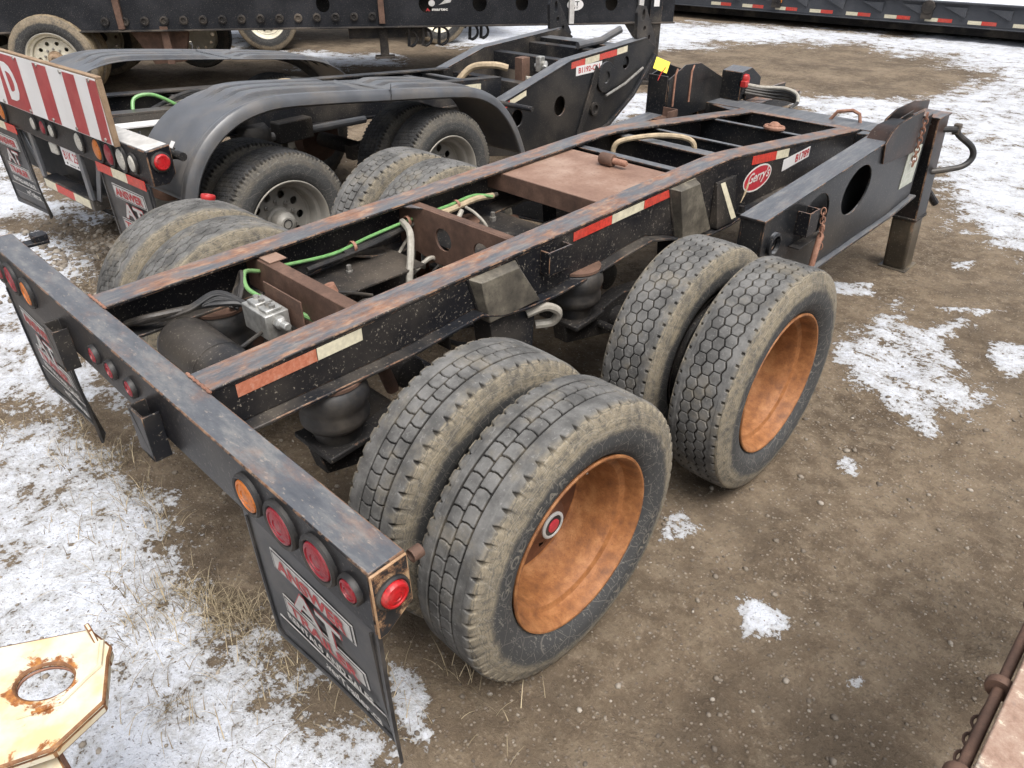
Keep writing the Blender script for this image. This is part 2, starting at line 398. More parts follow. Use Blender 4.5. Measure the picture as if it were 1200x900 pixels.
# ------------------------------------------------------------------ ground
SNOW = [
(0.5,[(-1.68,-1.04),(-1.60,-0.82),(-1.33,-0.70),(-0.82,-0.78),(-0.35,-0.72),(0.06,-0.88),(0.40,-0.80),(0.63,-0.81),(0.90,-0.78),(1.13,-0.77),(1.31,-0.78),(0.44,-1.86),(-2.00,-1.35)]),
(0.45,[(-5.65,-0.60),(-4.57,0.15),(-3.15,0.00),(-2.96,-0.11),(-2.42,-0.50),(-1.78,-0.44),(-0.85,-0.44),(-0.86,-0.55),(-1.54,-0.58),(-1.66,-0.80),(-2.19,-1.32)]),
(0.7,[(-10.08,-0.57),(-8.57,0.88),(-5.86,0.50),(-4.64,0.67),(-4.47,0.54),(-4.91,0.26),(-5.13,-1.27)]),
(0.35,[(1.17,2.67),(1.19,3.05),(1.19,3.62),(1.40,3.41),(1.54,3.71),(1.56,3.33),(1.80,3.01),(1.98,2.83),(1.81,2.55),(1.78,2.25),(1.58,2.32)]),
(0.5,[(-2.49,9.55),(-1.12,10.39),(-0.41,12.03),(1.57,14.10),(6,12),(6,4),(2.69,4.14),(1.53,5.15),(1.12,5.50),(0.36,7.05),(-0.60,7.97),(-1.99,8.42)]),
(0.5,[(1.76,3.46),(2.04,3.65),(2.11,3.32),(1.91,3.18)]),
(0.7,[(1.65,0.54),(1.68,0.61),(1.78,0.63),(1.86,0.62),(1.86,0.52),(1.79,0.48),(1.79,0.41),(1.73,0.46)]),
(0.4,[(1.15,0.76),(1.18,0.89),(1.30,0.85),(1.29,0.73),(1.24,0.65)]),
(0.4,[(1.54,1.69),(1.58,1.77),(1.67,1.74),(1.65,1.64)]),
(0.3,[(2.02,2.04),(2.06,2.09),(2.08,2.03)]),
(0.3,[(2.13,0.52),(2.16,0.56),(2.17,0.52)]),
(0.4,[(1.19,4.65),(1.32,4.82),(1.36,4.64),(1.24,4.52)]),
(0.4,[(1.40,3.74),(1.69,4.00),(1.62,3.80),(1.45,3.67)]),
(0.6,[(-4.38,7.59),(-3.78,8.32),(-2.99,7.13),(-3.29,5.94)]),
(0.8,[(-15.57,5.95),(-13.59,7.82),(-11.44,5.98),(-12.72,4.76)]),
(0.6,[(-10.70,6.42),(-9.21,7.83),(-8.14,6.96),(-9.26,5.68)]),
(0.8,[(-11.75,10.90),(-9.00,13.70),(-7.23,11.68),(-8.58,8.97),(-10.34,9.20)]),
(.62,[(-10.44,12.96),(-8.27,14.80),(-0.88,17.87),(6,18),(6,13),(1.57,14.10),(-0.45,12.17),(-1.93,13.55),(-3.83,14.32),(-5.19,13.32),(-5.88,11.27),(-6.60,10.58)]),
(0.4,[(0.71,3.72),(0.98,3.88),(1.03,3.68),(0.80,3.52)]),
(0.5,[(0.89,-0.51),(1.02,-0.48),(1.24,-0.54),(1.26,-0.64),(1.13,-0.64)]),
]
_NG = {}
def vnoise(x, y, sc, seed):
    if seed not in _NG: _NG[seed] = np.random.default_rng(seed).random((256, 256))
    g = _NG[seed]; X = x*sc; Y = y*sc
    i = np.floor(X).astype(int); j = np.floor(Y).astype(int); u = X-i; v = Y-j
    u = u*u*(3-2*u); v = v*v*(3-2*v); i %= 256; j %= 256; i1 = (i+1) % 256; j1 = (j+1) % 256
    return (g[i, j]*(1-u)+g[i1, j]*u)*(1-v)+(g[i, j1]*(1-u)+g[i1, j1]*u)*v
def fbm(x, y, sc, seed, oct=4, gain=.5):
    r = 0; a = 1; t = 0
    for k in range(oct): r = r+a*vnoise(x, y, sc*2**k, seed+k); t += a; a *= gain
    return r/t-.5
def sdist(x, y, poly):
    d = np.full(x.shape, 1e9); ins = np.zeros(x.shape, bool); n = len(poly)
    for k in range(n):
        (ax, ay), (bx, by) = poly[k], poly[(k+1) % n]
        ex, ey = bx-ax, by-ay; t = np.clip(((x-ax)*ex+(y-ay)*ey)/(ex*ex+ey*ey+1e-12), 0, 1)
        d = np.minimum(d, np.hypot(x-ax-t*ex, y-ay-t*ey))
        c = ((ay > y) != (by > y)) & (x < (bx-ax)*(y-ay)/((by-ay) if by != ay else 1e-9)+ax); ins ^= c
    return np.where(ins, d, -d)
def snow_field(x, y):
    s = np.full(x.shape, -1.)
    far = np.hypot(x-2.4, y+1.4)
    wob = .04*far
    xw = x+fbm(x, y, 1.1, 31)*wob*2; yw = y+fbm(x, y, 1.1, 51)*wob*2
    for w, poly in SNOW:
        xs = [q[0] for q in poly]; ys = [q[1] for q in poly]
        size = min(max(xs)-min(xs), max(ys)-min(ys))
        scale = max(.05, min(.6, size*.22))
        s = np.maximum(s, np.clip(sdist(xw, yw, poly)/scale, -1, w))
    out = (x < -13) | (x > 5) | (y > 17) | (y < -2)
    s = np.where(out, np.maximum(s, fbm(x, y, .25, 71)*3), s)
    return s
def gheight(x, y):
    h = .05*fbm(x, y, .7, 3)+.036*fbm(x, y, 3.5, 13)+.020*fbm(x, y, 13, 23, 3)
    # tyre ruts that run along the yard on the right
    for (px, ang, w) in ((1.9, .25, .16), (2.3, .3, .14), (-3.1, .12, .2)):
        d = (x-px)*math.cos(ang)-(y-1)*math.sin(ang)+.15*fbm(x, y, .6, 81)
        h = h-.022*np.exp(-(d/w)**2)*(.6+.8*vnoise(x, y, 6, 91))
    return h
def axis(lo, hi, f0, f1, step, g=1.22, big=400):
    c = list(np.arange(f0, f1, step)); s = step; v = c[-1]
    while v < big: s = min(s*g, 60); v += s; c.append(v)
    s = step; v = c[0]
    while v > -big: s = min(s*g, 60); v -= s; c.insert(0, v)
    return np.array(c)
gx = axis(0, 0, -5.5, 3.3, .03); gy = axis(0, 0, -2.2, 8.0, .03)
GX, GY = np.meshgrid(gx, gy); SF = snow_field(GX, GY); GZ = gheight(GX, GY)
SN = np.clip(SF+fbm(GX, GY, 9, 41, 3)*1.3, 0, .4)
far = np.clip((np.hypot(GX, GY)-30)/60, 0, 1); GZ = GZ*(1-far)
GZ = GZ+SN*.028
def build_ground():
    ny, nx = GX.shape; me = bpy.data.meshes.new('ground')
    co = np.stack([GX, GY, GZ], -1).reshape(-1, 3).astype(np.float32)
    idx = np.arange(ny*nx).reshape(ny, nx)
    q = np.stack([idx[:-1, :-1], idx[:-1, 1:], idx[1:, 1:], idx[1:, :-1]], -1).reshape(-1, 4)
    me.vertices.add(len(co)); me.vertices.foreach_set('co', co.ravel())
    me.loops.add(q.size); me.loops.foreach_set('vertex_index', q.ravel().astype(np.int32))
    me.polygons.add(len(q)); me.polygons.foreach_set('loop_start', np.arange(0, q.size, 4, dtype=np.int32))
    me.update(calc_edges=True)
    a = me.attributes.new('snow', 'FLOAT', 'POINT'); a.data.foreach_set('value', SF.ravel().astype(np.float32))
    me.shade_smooth()
    k = N('dirt_and_snow')
    at = k.n('ShaderNodeAttribute'); at.attribute_name = 'snow'; s = at.outputs['Fac']
    n1 = k.noise(1.6, 6, .65); n2 = k.noise(12, 6, .7); n3 = k.noise(60, 4, .65); n4 = k.noise(260, 3, .6)
    c = k.cr(n1, [(.34, (.066, .047, .030)), (.5, (.120, .089, .059)), (.66, (.192, .148, .102))])
    c = k.mix(k.mul(k.ramp(n2, .40, .66), .5), c, (.225, .180, .128))
    c = k.mix(k.mul(k.ramp(n2, .50, .30), .4), c, (.085, .066, .05))
    c = k.mix(k.mul(k.ramp(n3, .56, .70), .45), c, (.29, .24, .18))
    c = k.mix(k.mul(k.ramp(n3, .46, .34), .5), c, (.07, .055, .042))
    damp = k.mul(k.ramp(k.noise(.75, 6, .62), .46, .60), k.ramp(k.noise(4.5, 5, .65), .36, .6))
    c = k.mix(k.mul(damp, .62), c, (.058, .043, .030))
    gr = k.vor(75, None, 'Color'); gs = k.n('ShaderNodeSeparateColor'); k.l(gr, gs.inputs[0])
    gm = k.mul(k.ramp(gs.outputs[0], .80, .88), k.ramp(k.vor(75), .50, .30))
    c = k.mix(k.mul(gm, .6), c, k.mix(gs.outputs[1], (.12, .10, .085), (.36, .31, .25)))
    c = k.mix(k.mul(k.ramp(n4, .55, .72), .25), c, (.28, .23, .17))
    # ragged thin snow: the field plus fine noise decides where it lies
    rag = k.m_('ADD', k.mul(k.m_('SUBTRACT', k.noise(5, 8, .76), .5), 3.8), k.mul(k.m_('SUBTRACT', k.noise(36, 5, .72), .5), 2.2))
    rag = k.m_('ADD', rag, k.mul(k.m_('SUBTRACT', k.noise(1.1, 4, .6, k.vec('Object', (1, 2.2, 1), (0, 0, .5))), .5), 1.6))
    f = k.m_('ADD', s, rag)
    m = k.ramp(f, .02, .16)
    thin = k.ramp(f, .0, 1.1)
    fl = k.mul(k.ramp(k.noise(95, 3, .6), .60, .68), .65)
    sc = k.mix(thin, (.36, .36, .36), (.55, .575, .63))
    m = k.mul(m, k.m_('SUBTRACT', 1., fl))
    col = k.mix(m, c, sc)
    h = k.m_('ADD', k.m_('ADD', k.mul(n2, .8), k.mul(n3, .55)), k.m_('ADD', k.mul(n4, .22), k.mul(gm, .35)))
    h = k.m_('ADD', h, k.mul(m, .35))
    k.bump(h, .65, .026)
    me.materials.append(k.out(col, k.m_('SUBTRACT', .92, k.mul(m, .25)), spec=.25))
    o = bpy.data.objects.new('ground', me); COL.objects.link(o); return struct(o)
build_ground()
def gz(x, y):
    X = np.array([[float(x)]]); Y = np.array([[float(y)]])
    return float(gheight(X, Y)[0, 0])

# ------------------------------------------------------------------ tyres and wheels
def sstep(a, b, x): t = np.clip((x-a)/(b-a), 0, 1); return t*t*(3-2*t)
def line(d, w): return 1-sstep(w*.55, w, np.abs(d))
def fr(v): return v-np.floor(v+.5)           # distance to the nearest whole number
def tri(v): return 2*np.abs(fr(v))*2-1
def groove_blocks(u, v):                     # two rows of rounded blocks between notched shoulder ribs
    g = np.maximum.reduce([line(u+.50, .050), line(u+.04, .034), line(u-.42, .044)])
    s1 = .11*np.cos((u+.27)/.23*PI/2); s2 = .11*np.cos((u-.19)/.23*PI/2)
    r1 = (u > -.50)*(u < -.04); r2 = (u > -.04)*(u < .42)
    flare1 = .034+.07*np.clip((np.abs(u+.27)-.17)/.06, 0, 1); flare2 = .034+.07*np.clip((np.abs(u-.19)-.17)/.06, 0, 1)
    g = np.maximum(g, line(fr(v+s1), 1.6*flare1)*r1); g = np.maximum(g, line(fr(v+.5+s2), 1.6*flare2)*r2)
    e = np.abs(u)
    n = line(fr(v+.25*np.sign(u)), .03+.16*np.clip((e-.84)/.16, 0, 1))*(e > .84)
    return np.maximum(g, n)
def groove_hex(u, v):
    du = .385; best = np.full(u.shape, 9.); sec = best.copy(); bc = np.zeros(u.shape); sc = bc+9
    for c in (-2, -1, 0, 1, 2):
        off = .5*(c % 2)
        for k in (-1, 0, 1):
            vv = np.round(v-off)+k+off
            d = np.hypot((u-c*du)*.112, (v-vv+.16*u*np.sign(u)*0)*.0527*.86)
            upd = d < best; u2_ = (~upd) & (d < sec)
            sc = np.where(upd, bc, np.where(u2_, c, sc)); sec = np.where(upd, best, np.where(u2_, d, sec)); bc = np.where(upd, c, bc); best = np.where(upd, d, best)
    wd = np.where(sc == bc, .0030, .0072); g = 1-sstep(wd*.4, wd, sec-best+.0010*np.sin(v*1.7+u*9))
    g = np.where(np.abs(bc) == 2, np.where(np.abs(u) > .66, 0, g), g)
    e = np.abs(u)
    return np.maximum(g, line(fr(v*1.0), .12)*(e > .87)*(e < .985))
def groove_zig(u, v):
    g = np.maximum.reduce([line(u-c-.075*tri(v+o), .046) for c, o in ((-.60, 0), (-.20, .5), (.20, 0), (.60, .5))])
    return np.maximum(g, line(fr(v*3+u), .10)*.25*(np.abs(u) < .52))
def groove_wavy(u, v):
    g = np.maximum.reduce([line(u-c-.04*np.sin(2*PI*(v+o)), .028) for c, o in ((-.6, 0), (-.25, .5), (.08, 0), (.42, .5), (.72, 0))])
    e = np.abs(u)
    g = np.maximum(g, line(fr(v*2+.6*u), .10)*.55*(e < .7))
    return np.maximum(g, line(fr(v*2), .05+.3*np.clip((e-.82)/.18, 0, 1))*(e > .82))
def tyre_mesh(name, fn, pitches, R=.52, rim=.337, NV=1152, NU=53, depth=.011, mat='tyre', rag=0., hw=.142):
    th = np.arange(NV)/NV*2*PI; v = th/(2*PI)*pitches
    uu = np.linspace(-1, 1, NU); tw = hw*.79
    k = (R-rim)/(.52-.315)
    side = [(tw*1.03, R-.010), (tw*1.08, R-.022), (tw*1.125, R-.036), (tw*1.16, R-.050), (tw*1.21, R-.066*k), (tw*1.205, R-.071*k), (tw*1.245, R-.085*k), (hw*.995, R-.105*k), (hw*.992, R-.110*k), (hw, R-.125*k),
            (hw*.985, R-.148*k), (hw*.965, R-.165*k), (hw*.955, R-.168*k), (hw*.92, R-.185*k), (hw*.87, rim+.006), (hw*.80, rim-.004), (hw*.74, rim-.012)]
    prof = [(-x, r) for x, r in reversed(side)]; n0 = len(prof)
    prof += [(u*tw, R-.006*u*u-.005*max(0, (abs(u)-.88)/.12)**2) for u in uu]+side
    P = np.array(prof); n = len(P)
    G = np.zeros((n, NV)); U, V = np.meshgrid(uu, v, indexing='ij'); G[n0:n0+NU] = fn(U, V)
    e = fn(np.full((1, NV), .999), v[None, :]); e2 = fn(np.full((1, NV), -.999), v[None, :])
    for i, a in enumerate((.9, .6, .25)):
        G[n0+NU+i] = e*a; G[n0-1-i] = e2*a
    wear = .0020*np.sin(th*3+1)+.0012*np.sin(th*7)
    rng = np.random.default_rng(int(pitches*7+depth*1e4)); chip = rng.random((n, NV))
    rad = P[:, 1:2]-G*depth+wear[None, :]*(np.abs(np.linspace(-1, 1, n))[:, None] < .55)+(chip-.5)*.0006
    if rag:
        z = np.zeros((n, 1)); z[n0-3:n0+4] = 1; z[n0+NU-4:n0+NU+3] = 1
        rr = np.repeat(rng.random(NV//6+1), 6)[:NV]; rad = rad-z*rag*np.clip(rr-.45, 0, 1)[None, :]
    X = np.repeat(P[:, :1], NV, 1)
    co = np.stack([X, rad*np.cos(th), rad*np.sin(th)], -1).reshape(-1, 3).astype(np.float32)
    idx = np.arange(n*NV).reshape(n, NV); nx = np.roll(idx, -1, 1)
    q = np.stack([idx[:-1], nx[:-1], nx[1:], idx[1:]], -1).reshape(-1, 4)
    me = bpy.data.meshes.new(name); me.vertices.add(len(co)); me.vertices.foreach_set('co', co.ravel())
    me.loops.add(q.size); me.loops.foreach_set('vertex_index', q.ravel().astype(np.int32))
    me.polygons.add(len(q)); me.polygons.foreach_set('loop_start', np.arange(0, q.size, 4, dtype=np.int32)); me.update(calc_edges=True)
    a = me.attributes.new('groove', 'FLOAT', 'POINT'); a.data.foreach_set('value', G.ravel().astype(np.float32))
    me.shade_smooth(); me.materials.append(MT[mat]); return me
TY_A = tyre_mesh('tyre', groove_blocks, 60, NV=1320, NU=91); TY_B = tyre_mesh('tyre', groove_hex, 62, depth=.009, NV=1240, NU=91)
TY_C = tyre_mesh('tyre', groove_zig, 42, depth=.011, NV=1008, NU=101)
TY_D = tyre_mesh('tyre', groove_wavy, 48, R=.485, rim=.306, NV=864, NU=73, mat='tyre_dark', rag=.02, hw=.138)
TY_E = tyre_mesh('tyre', groove_zig, 40, R=.55, rim=.345, NV=480, NU=61, mat='tyre_tan')

def rim_mesh(rim, dish, half, mat, holes=0, hr=.03, nlug=0):
    s = rim/.3224
    pr = [(.318, .106), (.327, .113), (.3285, .119), (.3255, .124), (.319, .1235), (.3125, .117), (.3075, .105), (.303, .088), (.3005, .064), (.2985, .060), (.276, .053), (.272, .047), (.2655, .0), (.263, -.03), (.260, dish+.02)]
    m = MB().lathe([(r*s, h*half/.127) for r, h in pr]+[(.252*s, dish+.004), (.24*s, dish)], 72, cap=False)
    if holes:
        hs_ = [[((.195*s)*math.cos(a)+hr*math.cos(b), (.195*s)*math.sin(a)+hr*math.sin(b)) for b in np.linspace(0, 2*PI, 14, endpoint=False)] for a in np.linspace(0, 2*PI, holes, endpoint=False)]
        m.plate(ell(0, 0, .241*s, .241*s, 64), hs_, 'x', dish-.008, dish)
    m.lathe([(.322*s, .10*half/.127), (.31*s, .06), (.272*s, .02), (.268*s, -.08), (.30*s, -.11), (.318*s, -.115)], 48, cap=False)
    me = obj('wheel', m, mat, merge=True).data
    for o in [x for x in bpy.data.objects if x.data == me]: bpy.data.objects.remove(o)
    return me
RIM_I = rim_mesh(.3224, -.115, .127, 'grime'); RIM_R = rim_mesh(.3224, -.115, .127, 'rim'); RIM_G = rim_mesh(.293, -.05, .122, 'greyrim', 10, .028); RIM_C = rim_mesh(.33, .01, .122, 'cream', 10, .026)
def hub_mesh(r0, r1, d0, d1, mat):
    m = MB().lathe([(r0*1.25, d0), (r0*1.2, d0+.02), (r0, d0+.025), (r0*.96, d1-.02), (r1, d1-.008), (r1*.9, d1), (0, d1)], 32)
    o = obj('hub', m, mat); me = o.data; bpy.data.objects.remove(o); return me
HUB_R = hub_mesh(.085, .06, -.12, -.018, 'rim_shaded'); HUB_G = hub_mesh(.078, .05, -.05, .065, 'greyrim'); HUB_C = hub_mesh(.085, .06, 0, .09, 'wood')
def one(name, mb, mat, **k):
    o = obj(name, mb, mat, **k); me = o.data; bpy.data.objects.remove(o); return me
LUG = one('lug_nut', MB().lathe([(.016, 0), (.016, .014), (.011, .016), (.010, .034), (0, .035)], 6), 'steel')
CAPW = one('hub_cap', MB().lathe([(.052, -.004), (.052, .004), (.048, .007), (.041, .007), (.039, .003)], 32, cap=False), 'text_silver')
CAPK = one('hub_cap', MB().lathe([(.042, 0), (.042, .004), (.030, .005), (0, .005)], 28), 'rubber')
CAPR = one('hub_cap', MB().lathe([(.026, .004), (.026, .008), (.022, .010), (0, .010)], 24), 'logo_red')
VALVE = one('valve_stem', MB().tube([(-.07, 0, .235), (-.02, .0, .228), (.015, .0, .222), (.03, 0, .215)], .0045, 6), 'hose_grey')
_h = [[(.205*math.cos(a)+.022*math.cos(b), .205*math.sin(a)+.022*math.sin(b)) for b in np.linspace(0, 2*PI, 12, endpoint=False)] for a in np.linspace(0, 2*PI, 5, endpoint=False)]
DISC = one('wheel_disc', MB().plate(ell(0, 0, .252, .252, 64), _h, 'x', -.123, -.114).lathe([(.15, -.113), (.145, -.105), (.09, -.10)], 40, cap=False), 'rim_shaded')
def lip(r): return one('rim_lip', MB().tube([(.119, r*math.cos(t), r*math.sin(t)) for t in np.linspace(0, 2*PI, 64, endpoint=False)], .0055, 8, closed=True), 'rimlip')
LIP_G = lip(.2975); LIP_C = lip(.335)
CAPH = one('hub_cap', MB().lathe([(.034, -.004), (.034, .002), (.028, .003), (.026, -.003), (0, -.003)], 24), 'rubber')
def wheel(parent, x, y, z, side, tyre, kind='rust', inner=False):
    rm, hm = {'rust': (RIM_R, HUB_R), 'grey': (RIM_G, HUB_G), 'cream': (RIM_C, HUB_C)}[kind]
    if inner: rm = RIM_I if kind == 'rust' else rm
    flip = (side < 0) != inner
    w = mobj('wheel', rm, None, parent, loc=(x, y, z), rot=(0, 0, PI if flip else 0))
    mobj('tyre', tyre, None, w, rot=(random.random()*6.28, 0, 0))
    if not inner:
        mobj('hub', hm, None, w)
        if kind == 'rust': mobj('wheel_disc', DISC, None, w)
        if kind == 'rust':
            for me in (CAPW, CAPK, CAPR): mobj('hub_cap', me, None, w, loc=(-.018, 0, 0))
            mobj('valve_stem', VALVE, None, w, rot=(-.55, 0, 0))
        else:
            d = -.05 if kind == 'grey' else .01; s = .293/.3224
            mobj('rim_lip', LIP_G if kind == 'grey' else LIP_C, None, w); mobj('hub_cap', CAPH, None, w, loc=(.066 if kind == 'grey' else .091, 0, 0))
            for i in range(10):
                a = (i+.5)*PI/5; mobj('lug_nut', LUG, None, w, loc=(d, .142*s*math.cos(a), .142*s*math.sin(a)))
    return w

def arc_text(word, r, size, a0, step):
    parts = MB()
    for i, chh in enumerate(word):
        o = text('sidewall_lettering', chh, None, None, None, None, None, size, .02)
        me = o.data; vs = [v.co.copy() for v in me.vertices]; fs = [tuple(p_.vertices) for p_ in me.polygons]; bpy.data.objects.remove(o)
        ang = a0-i*step; ca, sa = math.cos(ang), math.sin(ang)
        parts.add([(.0, (r+v.y)*ca+v.x*sa*1.3, (r+v.y)*sa-v.x*ca*1.3) for v in vs], fs)
    return parts
_w = arc_text('GOODYEAR', .402, .034, PI*.92, .135)
_w.v = [(.1432-.10*max(0, .398-math.hypot(y, z))-.25*max(0, math.hypot(y, z)-.425), y, z) for x, y, z in _w.v]
_k = N('raised_lettering'); MT['raised'] = _k.out(_k.mix(_k.ramp(_k.noise(30, 4), .4, .6), (.085, .082, .077), (.18, .162, .132)), .8)
SWL = one('sidewall_lettering', _w, 'raised', merge=False)

# ------------------------------------------------------------------ the booster trailer in front
def F(y): return 1.0757+.0253*y if y <= 2.3 else 1.1339-.0977*(y-2.3)
T1 = tag(empty('booster_trailer', (0, 0, 0)), 'black open-frame tandem trailer with rusty orange wheels and red oval logo, nearest the camera', 'trailer')
TOP = [(-.722, F(-.722)), (.8, F(.8)), (2.15, F(2.15)), (2.3, F(2.3)-.003), (2.45, F(2.45)), (4.05, F(4.05))]
BOT = [(-.722, .898), (0, .896), (.2, .912), (.36, .925), (.47, .885), (.62, .862), (.8, .855), (1.1, .868), (1.35, .892), (1.52, .902), (1.7, .858), (1.9, .790), (2.1, .772), (2.3, .770), (2.5, .795), (2.7, .806), (4.05, .80)]
RAIL = {}
for s in (1, -1):
    m = MB().strip(TOP, s*.330, s*.464, .016)
    m.prism([(y, z-.016) for y, z in TOP]+[(y, z) for y, z in reversed(BOT)], 'x', s*.444, s*.458)
    RAIL[s] = obj('rail', m, 'frame', T1, .005)
    obj('bottom_flange', MB().strip([(y, z) for y, z in BOT], s*.345, s*.515, .014), 'dustyblack', RAIL[s], .004)
RN = RAIL[1]
# gussets and pockets on the near rail
def gusset(y0, y1, yb0, yb1, zb):
    zt = F((y0+y1)/2)-.02
    m = MB().add([(.460, y0, zt), (.460, y1, zt), (.512, y1-.03, zt-.01), (.512, y0+.03, zt-.01),
                  (.460, yb0, zb), (.460, yb1, zb), (.515, yb1, zb+.002), (.515, yb0, zb+.002)],
                 [(0, 1, 2, 3), (3, 2, 6, 7), (0, 3, 7, 4), (1, 5, 6, 2), (4, 7, 6, 5), (0, 4, 5, 1)])
    return obj('gusset', m, 'gusset', RN, .004)
for pts in ([(.335, 1.068), (.40, .872)], [(.60, 1.074), (.70, .872)], [(1.70, 1.10), (1.80, .805)], [(1.93, 1.10), (2.07, .805)]):
    (y0, z0_), (y1, z1_) = pts
    obj('weld_bead', MB().tube([(.461, y0+(y1-y0)*i/12, z0_+(z1_-z0_)*i/12) for i in range(13)], [.006+.0015*math.sin(i*2.7) for i in range(13)], 6), 'grime', RN)
gusset(.335, .60, .40, .70, .868); gusset(1.70, 1.93, 1.80, 2.07, .800)
obj('gusset', MB().prism([(.459, 1.03), (.478, 1.03), (.514, .80), (.514, .78), (.459, .78)], 'y', 2.14, 2.33), 'grime', RN, .004)
m = MB().add([(.481, 2.17, 1.02), (.481, 2.215, 1.02), (.5155, 2.335, .80), (.5155, 2.285, .80), (.47, 2.17, 1.02), (.47, 2.215, 1.02), (.505, 2.335, .80), (.505, 2.285, .80)],
    [(0, 1, 2, 3), (7, 6, 5, 4), (0, 4, 5, 1), (1, 5, 6, 2), (2, 6, 7, 3), (3, 7, 4, 0)])
obj('reflective_tape', m, 'tape_white', RN)
obj('bolt', MB().lathe([(.030, .775), (.030, .80), (.020, .805), (.018, .84), (0, .84)], 6, 'z', (.50, 2.42, 0)), 'grime', RN)
m = MB()
m.box(.459, .512, .755, .763, .955, 1.06).box(.502, .512, .763, .90, .955, 1.06).box(.459, .512, .892, .900, .955, 1.06)
obj('stake_pocket', m, 'frame', RN, .003)
# reflective tape on the web of the near rail
def tape(y0, y1, mat, h=.042, par=None, dz=.026, x=.4595):
    z0, z1 = F(y0)-dz, F(y1)-dz
    m = MB().add([(x, y0, z0), (x, y1, z1), (x, y1, z1-h), (x, y0, z0-h), (x+.0012, y0, z0), (x+.0012, y1, z1), (x+.0012, y1, z1-h), (x+.0012, y0, z0-h)],
                 [(0, 1, 2, 3), (4, 5, 6, 7), (0, 1, 5, 4), (1, 2, 6, 5), (2, 3, 7, 6), (3, 0, 4, 7)])
    obj('reflective_tape', m, mat, par or RN)
XT = .4665
for a, b, mt in ((-.64, -.35, 'tape_redworn'), (-.347, -.165, 'tape_white'), (.97, 1.24, 'tape_red'), (1.243, 1.49, 'tape_white'), (1.493, 1.75, 'tape_red'), (1.753, 1.93, 'tape_white'), (2.53, 2.82, 'tape_red'), (2.823, 2.985, 'tape_white')):
    tape(a, b, mt, .046 if a < 0 else .042 if a < 2 else .05, dz=.022)
# logo and fleet number on the near rail
lg = obj('logo_decal', MB().prism(ell(2.63, .945, .155, .068, 40, .02), 'x', .4590, .4598), 'logo_red', RN)
ring = ell(2.63, .945, .163, .075, 40, .02)
obj('logo_decal', MB().plate(ring, [ell(2.63, .945, .153, .066, 40, .02)], 'x', .4592, .4606), 'text_white', RN)
text('logo_lettering', "Gerry's", 'text_white', RN, (.4618, 2.645, .950), SIDE, .25, .080, .018, .35)
obj('logo_lettering', MB().tube([(.4612, 2.47, .835), (.4612, 2.50, .875), (.4612, 2.515, .915), (.4612, 2.525, .945)], [.002, .006, .0085, .004, ] + [0]*0, 6), 'hose_tan', RN)
m = MB().add([(.4590, 2.935, .985), (.4590, 3.285, 1.0), (.4590, 3.285, .935), (.4590, 2.935, .915), (.4602, 2.935, .985), (.4602, 3.285, 1.0), (.4602, 3.285, .935), (.4602, 2.935, .915)],
             [(0, 1, 2, 3), (4, 5, 6, 7), (0, 1, 5, 4), (1, 2, 6, 5), (2, 3, 7, 6), (3, 0, 4, 7)])
obj('number_decal', m, 'sign_white', RN)
text('number_lettering', 'B1789', 'text_red', RN, (.4618, 3.185, .964), (PI/2, -.045, PI/2), .18, .050, .03)

# bumper with lights
BP = [(-.827, 1.049), (-.722, 1.051), (-.722, .893), (-.735, .886), (-.818, .845), (-.827, .845)]
BU = obj('bumper', MB().prism(BP, 'x', -1.39, 1.39), 'bumper', T1, .005)
for s in (1, -1):
    obj('end_plate', MB().prism([(-.829, 1.047), (-.724, 1.049), (-.719, .894), (-.80, .838), (-.826, .838)], 'x', s*1.3905, s*1.3985), 'endplate', BU, .004)
for x0, x1 in ((.32, .475), (-.475, -.32)):
    obj('weld_bead', MB().tube([(x0+(x1-x0)*i/14, -.724+.002*math.sin(i*2.3), 1.0565) for i in range(15)], [.005+.0012*math.sin(i*3.1) for i in range(15)], 6), 'rustpin', BU)
def light(x, z, r, mat, y=-.827, label=None, lit=False):
    g = obj('tail_light', MB().lathe([(r*1.34, .001), (r*1.34, -.010), (r*1.24, -.016), (r*1.10, -.014), (r*1.02, -.006), (r*.9, -.002)], 36, 'y', cap=False), 'rubber', T1, loc=(x, y, z))
    obj('lens', MB().lathe([(r*1.03, -.003), (r*1.02, -.010), (r*.97, -.015), (r*.80, -.017), (r*.78, -.0145), (r*.42, -.017), (r*.40, -.0145), (0, -.017)], 36, 'y', cap=False), mat, g)
    return g
for x, r, mt in ((.849, .050, 'amber'), (1.013, .055, 'red'), (1.185, .055, 'red'), (1.315, .032, 'red'), (-.214, .028, 'red'), (-.066, .028, 'red'), (.095, .028, 'red'), (-1.30, .055, 'red'), (-1.115, .055, 'red'), (-.918, .050, 'amber'), (-1.372, .016, 'red')):
    light(x, .951, r, mt)
for s in (1,):
    g = obj('tail_light', MB().lathe([(.046, 0), (.046, .006), (.041, .011), (.036, .008)], 32, 'x', cap=False), 'rubber', T1, loc=(1.3985, -.777, .965))
    obj('lens', MB().lathe([(.037, .004), (.036, .016), (.032, .022), (.026, .023), (.025, .020), (.013, .023), (.012, .021), (0, .023)], 32, 'x', cap=False), 'redlit', g)
obj('pipe_stub', MB().lathe([(.017, -.016), (.017, .014), (.0135, .014), (.0135, -.016), (.017, -.016)], 20, 'y', (1.385, -.690, 1.015), cap=False), 'rustbrown', T1)
for x in (.245, -.535):                       # square stake pockets welded to the rear of the bumper
    m = MB().box(x-.055, x-.048, -.885, -.828, .785, .955).box(x+.048, x+.055, -.885, -.828, .785, .955).box(x-.048, x+.048, -.885, -.877, .785, .955).box(x-.048, x+.048, -.877, -.828, .785, .79)
    obj('stake_pocket', m, 'black', T1, .002)
